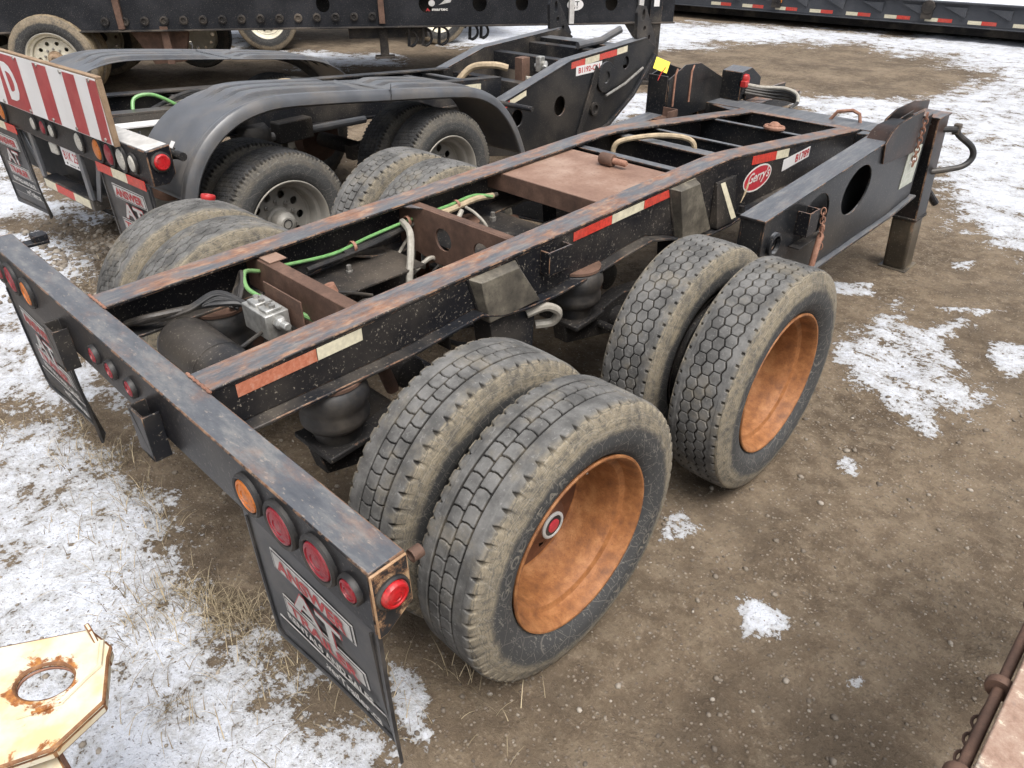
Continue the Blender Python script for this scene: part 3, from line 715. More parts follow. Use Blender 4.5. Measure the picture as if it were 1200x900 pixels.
obj('bracket', MB().box(-1.395, -1.33, -.72, -.60, .985, 1.0).box(-1.395, -1.33, -.66, -.60, 1.0, 1.03), 'black', T1, .004)

def flap(parent, xc, w, z0, z1, y, full=True, small=1., mat='flap'):
    # rubber sheet that bows forward at the foot, with a raised border
    nx, nz = 10, 14; v = []; f = []
    def P(a, b, off):
        x = xc+(a-.5)*w; z = z0+(z1-z0)*b; bow = .010*(1-b)**2+.014*math.sin(a*PI)*(1-b)+.035*(a**2)*(1-b)**2-.035*(max(0, a-.93)/.07)**2*(1-b)**2
        return (x, y+bow+off, z)
    for off in (0, .011):
        for j in range(nz+1):
            for i in range(nx+1): v.append(P(i/nx, j/nz, off))
    n = (nx+1)*(nz+1); ix = lambda i, j: j*(nx+1)+i
    for j in range(nz):
        for i in range(nx):
            a, b, c, d = ix(i, j), ix(i+1, j), ix(i+1, j+1), ix(i, j+1); f += [(a, b, c, d), (d+n, c+n, b+n, a+n)]
    for j in range(nz): f += [(ix(0, j), ix(0, j+1), ix(0, j+1)+n, ix(0, j)+n), (ix(nx, j), ix(nx, j)+n, ix(nx, j+1)+n, ix(nx, j+1))]
    for i in range(nx): f += [(ix(i, 0), ix(i, 0)+n, ix(i+1, 0)+n, ix(i+1, 0)), (ix(i, nz), ix(i+1, nz), ix(i+1, nz)+n, ix(i, nz)+n)]
    m = MB().add(v, f)
    fl = obj('mud_flap', m, mat, parent)
    rim_ = [P(a, b, -.003) for a, b in ((.04, .97), (.04, .5), (.04, .12), (.07, .055), (.5, .05), (.93, .05), (.96, .12), (.96, .5), (.96, .97))]
    obj('border_rib', MB().tube(rim_, .005, 6), mat, fl)
    def put(name, body, mt, a, b, ww, hh, **k):
        x, yy, z = P(a, b, -.002); _, y2, zz2 = P(a, b+.02, -.002)
        tilt = math.atan2(y2-yy, zz2-z)
        return text(name, body, mt, fl, (x, yy-.0062, z), (PI/2-tilt, 0, 0), ww, hh, **k)
    def plate_(a0, a1, b0, b1, off, mt, sl=0.):
        q = [P(a0, b0, off), P(a1, b0, off), P(a1-sl, b1, off), P(a0-sl, b1, off)]
        q2 = [(p[0], p[1]-.0015, p[2]) for p in q]
        obj('print', MB().add(q+q2, [(0, 1, 2, 3), (4, 5, 6, 7), (0, 1, 5, 4), (1, 2, 6, 5), (2, 3, 7, 6), (3, 0, 4, 7)]), mt, fl)
    plate_(.20, .82, .735, .875, -.0015, 'text_silver'); plate_(.21, .81, .743, .867, -.0025, 'text_black')
    plate_(.22, .80, .751, .859, -.0035, 'text_silver')
    put('flap_lettering', 'ANSWER', 'text_red', .51, .805, w*.53, .052, bold=.035)
    o = put('flap_lettering', 'AT', 'text_red', .515, .632, w*.42, .106, bold=.045)
    o.location.y -= .0012
    o = put('flap_lettering', 'AT', 'text_silver', .515, .632, w*.40, .097, bold=.03); o.location.y -= .0025
    plate_(.20, .83, .395, .530, -.0015, 'text_silver'); plate_(.21, .82, .403, .522, -.0025, 'text_black'); plate_(.22, .81, .411, .514, -.0035, 'text_silver')
    o = put('flap_lettering', 'TRAILER', 'text_red', .515, .462, w*.55, .050, bold=.035); o.location.y -= .0018
    put('flap_lettering', 'RENTALS AND SALES', 'text_white', .52, .335, w*.68, .034, bold=.03)
    plate_(.10, .92, .165, .275, -.0012, 'text_silver'); plate_(.107, .913, .173, .267, -.0035, 'text_black')
    o = put('flap_lettering', 'www.AnswerTrailer.ca', 'text_white', .51, .220, w*.77, .042, bold=.022); o.location.y -= .0025
    return fl
flap(T1, 1.07, .63, .285, .845, -.822); flap(T1, -1.06, .66, .27, .845, -.822)

# cross members
def xm(name, y0, y1, z0, z1, mat, x=.443):
    return obj(name, MB().box(-x, x, y0, y1, z0, z1), mat, T1, .003)
m = MB().box(-.443, .443, -.112, -.104, .90, 1.048).box(-.443, .443, -.104, -.052, 1.040, 1.048)
obj('cross_member', m, 'rustbrown', T1, .003)
obj('cross_plate', MB().box(-.443, -.255, -.10, -.02, 1.050, 1.056), 'rustplate', T1, .002)
hh = [ell(-.12, .955, .055, .055, 20), ell(.14, .955, .055, .055, 20)]
m = MB().plate([(-.443, 1.075), (.443, 1.075), (.443, .86), (.20, .82), (-.20, .82), (-.443, .86)], hh, 'y', .715, .727)
m.box(-.443, .443, .7275, .765, 1.067, 1.075)
obj('cross_member', m, 'rustbrown', T1, .002)
obj('cross_plate', MB().prism([(-.443, .60), (-.443, .712), (-.25, .712)], 'z', 1.07, 1.078), 'frame', T1, .002)
z0 = F(1.33)-.022; z1 = F(1.90)-.022
m = MB().add([(-.443, 1.330, z0), (.443, 1.330, z0), (.443, 1.905, z1), (-.443, 1.905, z1), (-.443, 1.330, z0-.01), (.443, 1.330, z0-.01), (.443, 1.905, z1-.01), (-.443, 1.905, z1-.01)],
             [(0, 1, 2, 3), (7, 6, 5, 4), (0, 4, 5, 1), (1, 5, 6, 2), (2, 6, 7, 3), (3, 7, 4, 0)])
TP = obj('top_plate', m, 'rustplate', T1, .002)
obj('lip', MB().box(-.443, .443, 1.322, 1.3295, z0-.092, z0+.001), 'rustbrown', TP, .002)
for y, z, w, mt in ((2.00, 1.098, .06, 'bumper'), (2.41, 1.088, .075, 'bumper'), (2.56, 1.05, .05, 'arm'), (2.76, 1.062, .035, 'arm'), (3.47, 1.005, .04, 'arm')):
    m = MB().box(-.443, .443, y-w/2, y+w/2, z-.012, z).box(-.443, .443, y-.005, y+.005, z-.16, z-.012)
    obj('cross_member', m, mt, T1, .003)
obj('floor_plate', MB().box(-.443, .443, 1.95, 4.0, .80, .812), 'grime', T1)
obj('cross_member', MB().box(-.464, .464, 4.0, 4.012, .80, .958).box(-.464, .464, 3.99, 4.055, .959, .967), 'frame', T1, .003)
# suspension pan in the middle
obj('suspension_pan', MB().plate([(-.44, .78), (.44, .78), (.44, 1.32), (-.44, 1.32)], [ell(-.02, 1.02, .07, .07, 24)], 'z', .87, .88).lathe([(.07, .87), (.10, .90), (.085, .90), (.06, .86)], 28, 'z', (-.02, 1.02, 0), cap=False), 'grime', T1, .003)
obj('suspension_pan', MB().box(-.44, -.12, .12, .60, .86, .872), 'grime', T1, .003)
# axles, drums, arms, airbags
for ya in (0, 1.346):
    obj('axle', MB().lathe([(.063, -1.05), (.063, 1.05)], 24, 'x', (0, ya, .52)), 'grime', T1)
    for s in (1, -1):
        obj('brake_drum', MB().lathe([(.10, s*.56), (.205, s*.58), (.21, s*.74), (.20, s*.78), (.12, s*.80)], 40, 'x', (0, ya, .52)), 'rustbrown', T1)
        obj('hanger_bracket', MB().prism([(ya+.44, .87), (ya+.72, .86), (ya+.70, .58), (ya+.62, .50), (ya+.52, .50), (ya+.47, .60)], 'x', s*.36, s*.47), 'black', T1, .004)
        m = MB().prism([(ya+.62, .57), (ya+.62, .50), (ya+.1, .41), (ya-.38, .52), (ya-.40, .62), (ya-.16, .60), (ya+.05, .64)], 'x', s*.37, s*.45)
        obj('trailing_arm', m, 'grime', T1, .006)
        ab = obj('air_bag', MB().lathe([(.105, .872), (.118, .862), (.130, .835), (.133, .81), (.124, .785), (.120, .765), (.127, .742), (.126, .72), (.112, .70), (.095, .69), (.085, .64)], 40, 'z', (s*.405, ya-.285, 0)), 'rubber', T1)
        obj('bag_plate', MB().lathe([(.118, .873), (.118, .885), (0, .885)], 32, 'z', (s*.405, ya-.285, 0)), 'rustbrown', ab)
        obj('bag_seat', MB().prism([(s*.405-.12, ya-.40), (s*.405+.12, ya-.40), (s*.405+.10, ya-.17), (s*.405-.10, ya-.17)], 'z', .615, .64), 'grime', ab, .006)
        obj('shock_absorber', MB().lathe([(.028, 0), (.028, .13), (.036, .135), (.036, .27), (.02, .28)], 16, 'z').xf(Matrix.Translation((s*.27, ya+.07, .60)) @ Matrix.Rotation(.3, 4, 'X')), 'rustbrown', T1)
    obj('brake_chamber', MB().lathe([(.03, -.14), (.075, -.13), (.08, -.05), (.084, -.045), (.084, -.035), (.075, -.03), (.07, .04), (.03, .06)], 28, 'x', (.22, ya+.18, .62)), 'grime', T1)
    obj('brake_chamber', MB().lathe([(.03, -.14), (.075, -.13), (.08, -.05), (.084, -.045), (.084, -.035), (.075, -.03), (.07, .04), (.03, .06)], 28, 'x', (-.22, ya+.18, .62)), 'grime', T1)
    obj('cam_shaft', MB().tube([(.25, ya-.13, .53), (.62, ya-.13, .53)], .02, 10), 'grime', T1)
for y in (.30, .42, -.42): obj('cross_tube', MB().tube([(-.8, y, .46), (.95, y, .47)], .022, 12), 'black', T1)
obj('air_tank', MB().lathe([(0, -.335), (.06, -.33), (.10, -.30), (.112, -.26), (.112, .24), (.10, .28), (.06, .31), (0, .315)], 40, 'x', (0.0, -.50, .835)), 'black', T1)
obj('tank_seam', MB().lathe([(.1135, -.004), (.1145, 0), (.1135, .004)], 40, 'x', (.02, -.50, .835), cap=False), 'black', T1)
# valve block and its backing plate
vb = obj('relay_valve', MB().box(-.15, .03, -.30, -.20, .88, .985).box(-.13, -.06, -.285, -.215, .985, 1.0).box(-.045, .015, -.285, -.215, .985, .998).lathe([(.028, .03), (.028, .06), (.018, .062), (.018, .10)], 6, 'x', (0, -.25, .95)), 'alu', T1, .006)
for x in (-.115, -.075, -.03, .0): obj('bolt', MB().lathe([(.012, .998), (.012, 1.010), (0, 1.010)], 6, 'z', (x, -.25, 0)), 'steel', vb)
obj('backing_plate', MB().box(-.17, .10, -.185, -.178, .90, 1.03), 'rustbrown', T1, .002)
obj('pivot_pin', MB().lathe([(.028, 0), (.028, .16), (.034, .162), (.034, .20), (0, .202)], 20, 'z').xf(Matrix.Translation((.02, .06, .80)) @ Matrix.Rotation(.25, 4, 'X') @ Matrix.Rotation(-.25, 4, 'Y')), 'rustpin', T1)
# hoses
def hose(P, r, mat, name='hose', par=T1): return obj(name, MB().tube(P, r, 8, 6), mat, par)
hose([(-.12, -.22, .985), (-.22, -.23, 1.0), (-.30, -.19, 1.03), (-.33, -.115, 1.0)], .009, 'hose_green')
hose([(-.33, -.10, 1.0), (-.33, .0, .99), (-.335, .25, .965), (-.34, .45, .985), (-.345, .70, 1.0), (-.34, .95, 1.01), (-.34, 1.12, 1.02), (-.30, 1.22, 1.0)], .008, 'hose_green')
hose([(-.33, .30, .955), (-.345, .5, .96), (-.355, .75, .985), (-.35, 1.0, 1.0), (-.35, 1.3, .98)], .013, 'hose_black')
hose([(-.32, .1, .94), (-.33, .45, .95), (-.34, .8, .985), (-.33, 1.1, 1.0)], .012, 'hose_black')
hose([(-.34, .80, .985), (-.33, .95, .99), (-.325, 1.12, 1.005), (-.33, 1.25, .99)], .016, 'hose_tan')
hose([(-.30, 1.03, .99), (-.22, 1.02, .98), (-.17, 1.04, .93), (-.16, 1.05, .87)], .008, 'hose_grey')
hose([(-.35, .66, 1.0), (-.22, .60, 1.0), (-.16, .55, .93), (-.12, .50, .83), (-.10, .48, .74)], .017, 'hose_grey')
hose([(-.30, 1.0, .98), (-.27, .93, .93), (-.26, .90, .84), (-.26, .90, .76)], .013, 'hose_grey')
for k in range(7):
    z = .93+.012*k; j = .018*math.sin(k*2.1)
    hose([(-.39, -.66+.01*k, .94), (-.33+j, -.58, .955+j), (-.28, -.44+j, .965), (-.24+j, -.34, .985-j), (-.18, -.27, .955), (-.10, -.17-.01*k, .90)], .011+.002*(k % 3), 'hose_black')
for k in range(4): hose([(-.20, -.30, .94), (-.24-.02*k, -.24, 1.0-.01*k), (-.31, -.20, 1.03-.02*k), (-.34, -.22, .96), (-.30, -.28, .90)], .010, 'hose_black')
hose([(-.05, -.15, .93), (.02, -.1, .90), (.15, -.02, .84), (.3, .05, .80)], .012, 'hose_green')
hose([(.47, .66, .80), (.51, .74, .82), (.53, .80, .78), (.50, .80, .72), (.45, .74, .71)], .020, 'hose_grey')
hose([(-.28, 2.22, .98), (-.28, 2.22, 1.06), (-.24, 2.25, 1.105), (-.12, 2.40, 1.125), (.0, 2.5, 1.12), (.06, 2.54, 1.09), (.07, 2.55, 1.02)], .016, 'hose_tan')
for y, z in ((.68, 1.0), (1.0, 1.0), (.36, .965)): obj('hose_clamp', MB().lathe([(.026, -.008), (.028, 0), (.026, .008)], 12, 'y', (-.34, y, z), cap=False), 'rustpin', T1)

RH = random.Random(3)
for k in range(26):
    y0 = RH.uniform(-.62, 1.2); x0 = RH.uniform(-.38, .36); z0_ = RH.uniform(.70, .90); L_ = RH.uniform(.25, .7); dx = RH.uniform(-.25, .25)
    hose([(x0, y0, z0_), (x0+dx*.4+RH.uniform(-.04, .04), y0+L_*.33, z0_+RH.uniform(-.05, .06)), (x0+dx*.7, y0+L_*.66, z0_+RH.uniform(-.06, .05)), (max(-.4, min(.4, x0+dx)), y0+L_, z0_-RH.uniform(.0, .15))], RH.choice((.006, .008, .011)), RH.choice(('hose_black', 'hose_black', 'hose_black', 'hose_grey')))
for x, y, z in ((-.30, .30, .80), (.25, .35, .78), (-.05, .25, .74), (.28, 1.15, .80), (-.28, 1.2, .82), (.2, -.1, .78)):
    obj('bracket', MB().box(x-.05, x+.05, y-.04, y+.04, z-.05, z+.05).box(x-.07, x+.07, y-.006, y+.006, z-.09, z+.03), 'grime', T1, .004)
    obj('fitting', MB().lathe([(.018, 0), (.018, .03), (.012, .032), (.012, .055), (0, .055)], 6, 'z', (x, y, z+.05)), 'steel', T1)
# outrigger arms, legs, front beam
EARPTS = [(3.16, 1.120), (3.22, 1.178), (3.31, 1.212), (3.62, 1.226), (3.70, 1.222), (3.70, .970), (3.20, 1.0)]
def arm(s):
    xo, xi = s*.93, s*.80
    def fz(y, z): return (y, z) if s > 0 else (y, z-.13-.04*(y-1.8))
    top = [(1.82, 1.010), (3.40, 1.132), (4.15, 1.19)]
    side = [(1.82, 1.008), (3.40, 1.130), (3.93, 1.168), (3.93, .635), (3.58, .60), (2.52, .578), (2.25, .60), (1.82, .76)]
    holes = [ell(2.915, .912, .185, .135, 36, .12), ell(2.40, .880, .16, .13, 36, .12), ell(1.93, .875, .035, .035, 20)]
    side = [fz(*q) for q in side]; holes = [[fz(*q) for q in h] for h in holes]
    m = MB().plate(side, holes, 'x', xo, xo-s*.012)
    a = obj('arm', m, 'arm', T1, .003)
    obj('arm_web', MB().plate(side, [], 'x', xi, xi+s*.012), 'arm', a, .003)
    obj('arm_flange', MB().strip([fz(*q) for q in [(1.81, 1.022), (3.40, 1.144), (3.62, 1.161)]+([(4.4, 1.22)] if s < 0 else [])], xi-s*.004, xo+s*.006, .0125), 'arm', a, .003)
    obj('arm_flange', MB().strip([fz(*q) for q in [(1.84, .75), (2.25, .594), (2.52, .570), (3.58, .594), (3.98, .632)]], xi-s*.004, xo+s*.03, .014), 'arm', a, .003)
    obj('arm_end', MB().box(xi+s*.013, xo-s*.013, 1.82, 1.832, .77 if s > 0 else .64, 1.006 if s > 0 else .875), 'arm', a, .002)
    obj('pin_boss', MB().lathe([(.060, 0), (.060, .018), (.045, .022), (.040, .006), (.036, .006)], 28, 'x', (s*.93, 1.935, .875 if s > 0 else .74), cap=False), 'arm', a)
    # ear box at the front end of the arm
    if s > 0:
        ear = EARPTS
        obj('ear_plate', MB().prism(ear, 'x', xo+.002, xo+.014), 'legpaint', a, .003)
        obj('ear_plate', MB().prism([(3.40, 1.12), (3.48, 1.19), (3.62, 1.222), (3.92, 1.226), (4.22, 1.185), (4.22, 1.05), (3.40, 1.06)], 'x', .797, .808), 'legpaint', a, .003)
        obj('ear_wall', MB().strip([(3.19, 1.12), (3.25, 1.165), (3.33, 1.185), (3.55, 1.185)], .812, .931, .008), 'legpaint', a, .002)
        obj('ear_top', MB().box(.80, .93, 3.63, 4.0, 1.09, 1.10), 'arm', a, .003)
    else:
        obj('ear_plate', MB().box(-.955, -.785, 3.500, 3.512, .88, 1.225), 'arm', a, .003)
        obj('ear_plate', MB().prism([(3.53, .90), (3.53, 1.20), (3.74, 1.275), (3.95, 1.265), (4.34, 1.10), (4.34, .90)], 'x', -.80, -.79), 'arm', a, .003)
        obj('ear_plate', MB().prism([(3.53, .90), (3.53, 1.22), (3.74, 1.265), (4.30, 1.10), (4.30, .90)], 'x', -.955, -.945), 'arm', a, .003)
    # landing leg, leaning back at the top
    lx, ly = s*.885, 4.30; SH = Matrix(((1, 0, 0, 0), (0, 1, -.22, 0), (0, 0, 1, 0), (0, 0, 0, 1)))
    lg_ = obj('landing_leg', MB().prism([(lx-.085, ly-.10), (lx+.085, ly-.10), (lx+.085, ly+.10), (lx-.085, ly+.10)], 'z', .42, 1.130).xf(SH), 'legpaint', T1, .008)
    obj('leg_cap', MB().box(lx-.095, lx+.095, ly-.115, ly+.115, 1.131, 1.142).xf(SH), 'frame', lg_, .004)
    obj('leg_collar', MB().prism([(lx-.092, ly-.108), (lx+.092, ly-.108), (lx+.092, ly+.108), (lx-.092, ly+.108)], 'z', .405, .43).xf(SH), 'grime', lg_, .008)
    obj('leg_tube', MB().prism([(lx-.078, ly-.093), (lx+.078, ly-.093), (lx+.078, ly+.093), (lx-.078, ly+.093)], 'z', .0, .41).xf(SH), 'legtube', lg_, .02, 3)
    obj('foot_plate', MB().prism([(lx-.10, ly-.12), (lx+.10, ly-.12), (lx+.10, ly+.12), (lx-.10, ly+.12)], 'z', -.005, .012), 'legtube', lg_, .006)
    return a, lg_
AN, LEGN = arm(1); AFar, LEGF = arm(-1)
obj('label_plate', MB().box(.9305, .9345, 3.66, 3.88, .74, .985), 'greenish', AN)
obj('label_plate', MB().box(.9346, .9354, 3.72, 3.83, .89, .91), 'sign_white', AN)
obj('label_plate', MB().box(.9346, .9354, 3.70, 3.84, .78, .785).box(.9346, .9354, 3.70, 3.84, .82, .825), 'text_silver', AN)
m = MB().box(.932, 1.0, 2.16, 2.168, .86, .985).box(.992, 1.0, 2.168, 2.27, .86, .985).box(.932, 1.0, 2.262, 2.27, .86, .985)
obj('stake_pocket', m, 'frame', AN, .002)
obj('step_bar', MB().box(.932, .99, 2.13, 2.42, .80, .808), 'grime', AN, .002)
ch = []
for k in range(9):
    a = MB().tube([(.012*math.cos(t), 0, .020*math.sin(t)) for t in np.linspace(0, 2*PI, 10, endpoint=False)], .0035, 6, closed=True)
    a.xf(Matrix.Translation((1.005, 2.30+.008*k, .965-.026*k)) @ Matrix.Rotation((k % 2)*PI/2+.3, 4, 'Z'))
    obj('chain_link', a, 'rustpin', AN)
obj('hitch_pin', MB().lathe([(.016, 0), (.016, .17), (.010, .18), (.010, .22), (0, .22)], 14, 'z').xf(Matrix.Translation((1.0, 2.32, .66)) @ Matrix.Rotation(-.15, 4, 'X')), 'rustpin', AN)
for k in range(11):
    a = MB().tube([(0, .014*math.cos(t), .022*math.sin(t)) for t in np.linspace(0, 2*PI, 10, endpoint=False)], .004, 6, closed=True)
    a.xf(Matrix.Translation((.952, 3.735, 1.185-.029*k)) @ Matrix.Rotation((k % 2)*PI/2, 4, 'Z'))
    obj('chain_link', a, 'rustpin', LEGN)
# crank on the near leg
CZ = Matrix.Translation((0, -.03, -.05))
obj('crank', MB().tube([(.93, 4.12, 1.09), (1.03, 4.24, 1.085)], .020, 10).tube([(1.02, 4.23, 1.10), (1.04, 4.25, 1.05), (1.12, 4.33, .97), (1.14, 4.35, .90), (1.11, 4.31, .845), (1.03, 4.23, .82), (.93, 4.14, .80)], .020, 10, 5).xf(CZ), 'rubber', LEGN)
obj('crank_head', MB().box(1.0, 1.045, 4.22, 4.265, 1.05, 1.12).xf(CZ), 'grime', LEGN, .008)
obj('brace_stub', MB().tube([(.90, 4.30, .62), (.97, 4.46, .46)], .026, 10), 'black', LEGN)
obj('front_beam', MB().box(-.80, .80, 4.10, 4.36, .80, .955).prism([(.464, 3.99), (.80, 4.12), (.80, 4.20), (.464, 4.16)], 'z', .85, .95).prism([(-.464, 3.99), (-.80, 4.12), (-.80, 4.20), (-.464, 4.16)], 'z', .85, .95), 'arm', T1, .006)
obj('lift_handle', MB().tube([(.16, 4.25, .945), (.20, 4.26, 1.01), (.30, 4.28, 1.03), (.35, 4.29, 1.01), (.37, 4.29, .945)], .013, 8), 'rustpin', T1)
# gear on the far arm
obj('bracket', MB().box(-.78, -.66, 3.35, 3.47, .95, .957).box(-.78, -.66, 3.47, 3.48, .95, 1.02).box(-.665, -.655, 3.35, 3.48, .95, 1.02), 'rustbrown', AFar, .002)
obj('coupling_box', MB().prism([(4.30, .96), (4.62, .96), (4.62, 1.10), (4.45, 1.19), (4.30, 1.17)], 'x', -.80, -.62), 'arm', T1, .005)
obj('glad_hand', MB().lathe([(.035, 0), (.04, .02), (.03, .05), (0, .055)], 16, 'z', (-.62, 4.35, 1.10)).box(-.64, -.58, 4.30, 4.36, 1.06, 1.11), 'redcap', T1, .006)
for k in range(4): hose([(-.60, 4.34, 1.08-.02*k), (-.50, 4.42, 1.06-.02*k), (-.35, 4.50+.02*k, 1.06-.03*k), (-.25, 4.52, 1.03-.02*k), (-.20, 4.45, .98), (-.21, 4.36, .95)], .014, 'hose_grey' if k == 0 else 'hose_black')
obj('front_channel', MB().box(-.62, -.46, 4.37, 5.05, .86, .955).box(-.62, -.60, 4.37, 5.05, .955, 1.0), 'frame', T1, .004)
for j, y in enumerate((3.60, 3.82)): obj('pull_rod', MB().tube([(-.785, y, 1.0), (-.785, y, 1.22), (-.79, y+.03, 1.26)], .008, 6), 'rustpin', AFar)
# wheels
ZW = .515
for y, ta, tb in ((0, TY_A, TY_A), (1.346, TY_B, TY_B)):
    w_ = wheel(T1, 1.233, y, ZW, 1, ta)
    if y == 0: mobj('sidewall_lettering', SWL, None, w_); mobj('sidewall_lettering', SWL, None, w_, rot=(PI, 0, 0))
    wheel(T1, .876, y, ZW, 1, tb, inner=True)
wheel(T1, -1.233, 0, ZW, -1, TY_C); wheel(T1, -.876, 0, ZW, -1, TY_C, inner=True)
wheel(T1, -1.233, 1.346, ZW, -1, TY_A); wheel(T1, -.876, 1.346, ZW, -1, TY_B, inner=True)

# loose things lying on it
r = tag(obj('plastic_cap', MB().lathe([(.036, 0), (.038, .006), (.034, .010), (.036, .016), (.036, .028), (.033, .033), (.020, .033), (.018, .029), (0, .029)], 28, 'z', ), 'redcap', loc=(-1.30, .15, ZW+.487), rot=(-.29, -.02, 0)), 'small round red plastic cap resting on the far rear tyre', 'cap')
p = empty('steel_pin', (.0, 1.80, F(1.8)-.022)); tag(p, 'short rusty steel pin lying on the rusty top plate', 'pin')
obj('sleeve', MB().lathe([(.030, -.05), (.033, -.045), (.033, .03), (.030, .035), (.016, .035)], 18, 'x', (0, 0, .032)), 'rustbrown', p)
obj('shank', MB().lathe([(.017, .03), (.017, .11), (.012, .12), (0, .12)], 14, 'x', (0, 0, .032)), 'rustpin', p)
q = empty('shackle', (.11, 3.47, 1.006)); tag(q, 'rusty round shackle lying on the front cross member', 'shackle')
obj('bow', MB().tube([(.06*math.cos(t), .045*math.sin(t), .016) for t in np.linspace(0, 2*PI, 18, endpoint=False)], .015, 8, closed=True), 'rustpin', q)
obj('lug', MB().lathe([(.045, .012), (.04, .035), (.02, .05), (0, .052)], 18, 'z'), 'rustpin', q)
tg = empty('paper_tag', (-.80, 3.53, 1.262)); tag(tg, 'small yellow tag tied to the far ear plate', 'tag')
obj('card', MB().box(-.055, .055, -.0015, .0015, -.03, .055), 'yellow', tg, rot=(-.5, .35, .75), loc=(-.06, -.02, .02))
obj('string', MB().tube([(-.02, -.02, .02), (-.03, -.06, -.02), (-.03, -.09, -.06)], .004, 5), 'redcap', tg)

# ------------------------------------------------------------------ the trailer with fenders and striped board
T2 = tag(empty('fendered_trailer', (-1.9145, .9466, 0), (0, 0, .0533)), 'black trailer with grey plastic fenders and a red striped sign board', 'trailer')
PF = Matrix.Rotation(-.078, 4, 'X'); PN = Matrix.Rotation(-.12, 4, 'X')
for x, s in ((-.85, 1), (-1.65, -1)):
    m = MB().box(x-s*.11, x, -.78, 2.95, 1.115, 1.13).box(x-s*.014, x-s*.002, -.78, 2.95, .93, 1.115).box(x-s*.10, x+s*.03, -.78, 2.95, .915, .93).xf(PF)
    rl = obj('rail', m, 'black', T2, .003)
    if s == 1:
        for y0, y1, mt in ((2.12, 2.42, 'tape_red'), (2.423, 2.66, 'tape_white')):
            obj('reflective_tape', MB().box(x-.0015, x+.0005, y0, y1, 1.03, 1.09).xf(PF), mt, rl)
for y in (.05, .55, 1.15, 1.75, 2.05, 2.35, 2.65):
    obj('cross_member', MB().box(-1.636, -.865, y-.03, y+.03, 1.085, 1.10).box(-1.636, -.865, y-.006, y+.006, .93, 1.085).xf(PF), 'fender', T2, .002)
obj('floor_plate', MB().box(-1.64, -.86, .3, 2.9, .90, .908).xf(PF), 'grime', T2)
obj('side_skirt', MB().box(-.845, -.72, -.74, .2, 1.06, 1.075).xf(PF), 'sign_white', T2, .003)  # white colour paints in the snow light on this top face
obj('side_skirt', MB().box(-.834, -.826, -.7, .0, .96, 1.04).xf(PF), 'cream', T2, .003)
hose([(-.95, -.45, 1.12), (-1.0, -.40, 1.22), (-.98, -.28, 1.23), (-.94, -.15, 1.15)], .012, 'hose_green', par=T2)
for k in range(4): hose([(-1.0, -.3, 1.14), (-1.02, .0, 1.165+.012*k), (-1.05-.02*k, .4, 1.13), (-1.08, .8, 1.06)], .014, 'hose_black' if k else 'hose_grey', par=T2)
hose([(-.95, .5, 1.05), (-.97, .62, 1.16), (-.98, .80, 1.15), (-.98, .92, 1.0)], .022, 'hose_tan', par=T2)
# rear bumper of the fendered trailer
B2 = obj('bumper', MB().prism([(-.88, 1.175), (-.74, 1.19), (-.74, 1.03), (-.79, .985), (-.88, .985)], 'x', -2.62, .10), 'bumper', T2, .006)
def light2(x, z, r, mat, ov=1.35, y=-.88):
    g = obj('tail_light', MB().lathe([(r*1.3, .001), (r*1.3, -.012), (r*1.12, -.016), (r*1.02, -.006)], 32, 'y', cap=False).xf(Matrix.Diagonal((1, 1, ov, 1))), 'rubber', T2, loc=(x, y, z))
    obj('lens', MB().lathe([(r*1.03, -.004), (r*1.0, -.016), (r*.85, -.022), (r*.4, -.024), (0, -.024)], 32, 'y', cap=False).xf(Matrix.Diagonal((1, 1, ov, 1))), mat, g)
for x, r, mt in ((-.509, .044, 'amber'), (-.358, .044, 'red'), (-.207, .044, 'clear'), (-.074, .034, 'clear'), (-1.456, .028, 'clear'), (-1.298, .03, 'red'), (-1.163, .028, 'clear'), (-.761, .04, 'clear'), (-2.016, .044, 'amber'), (-2.17, .044, 'red')):
    light2(x, 1.083, r, mt)
g = obj('tail_light', MB().lathe([(.055, 0), (.055, .01), (.045, .014)], 32, 'x', cap=False), 'rubber', T2, loc=(.10, -.81, 1.11))
obj('lens', MB().lathe([(.045, .006), (.044, .02), (.036, .026), (.02, .024), (0, .027)], 32, 'x', cap=False), 'redlit', g)
for x0, x1, mt in ((-.60, -.40, 'tape_red'), (-.398, -.21, 'tape_white'), (-.208, .01, 'tape_red'), (-2.45, -2.2, 'tape_red'), (-2.198, -2.05, 'tape_white'), (-2.048, -1.86, 'tape_red')):
    obj('reflective_tape', MB().box(x0, x1, -.8925, -.889, .945, 1.0), mt, T2)
flap(T2, -.27, .64, .36, .975, -.885); flap(T2, -2.16, .62, .33, .975, -.885)
# rear under-run guard between the flaps
gd = obj('underrun_guard', MB().box(-1.68, -.88, -.88, -.78, .615, .69), 'black', T2, .006)
for x in (-1.66, -.90):
    obj('guard_post', MB().box(x-.028, x+.028, -.878, -.858, .69, .985), 'fender', gd, .003)
    e_ = 1 if x > -1.2 else -1
    obj('guard_post', MB().prism([(x+.03*e_, .69), (x+.09*e_, .69), (x+.27*e_, .984), (x+.21*e_, .984)], 'y', -.856, -.846), 'fender', gd, .003)
obj('back_panel', MB().box(-2.4, -.70, -.72, -.71, .60, .985), 'rubber', gd)
obj('guard_shelf', MB().box(-1.66, -.90, -.78, -.72, .66, .668), 'grime', gd)
for x0, x1, mt in ((-1.65, -1.46, 'tape_white'), (-1.458, -1.17, 'tape_red'), (-1.168, -.93, 'tape_white')):
    obj('reflective_tape', MB().box(x0, x1, -.8835, -.8805, .625, .680), mt, gd)
lp = obj('number_plate', MB().box(-1.19, -.93, -.866, -.863, .862, .982), 'sign_white', T2)
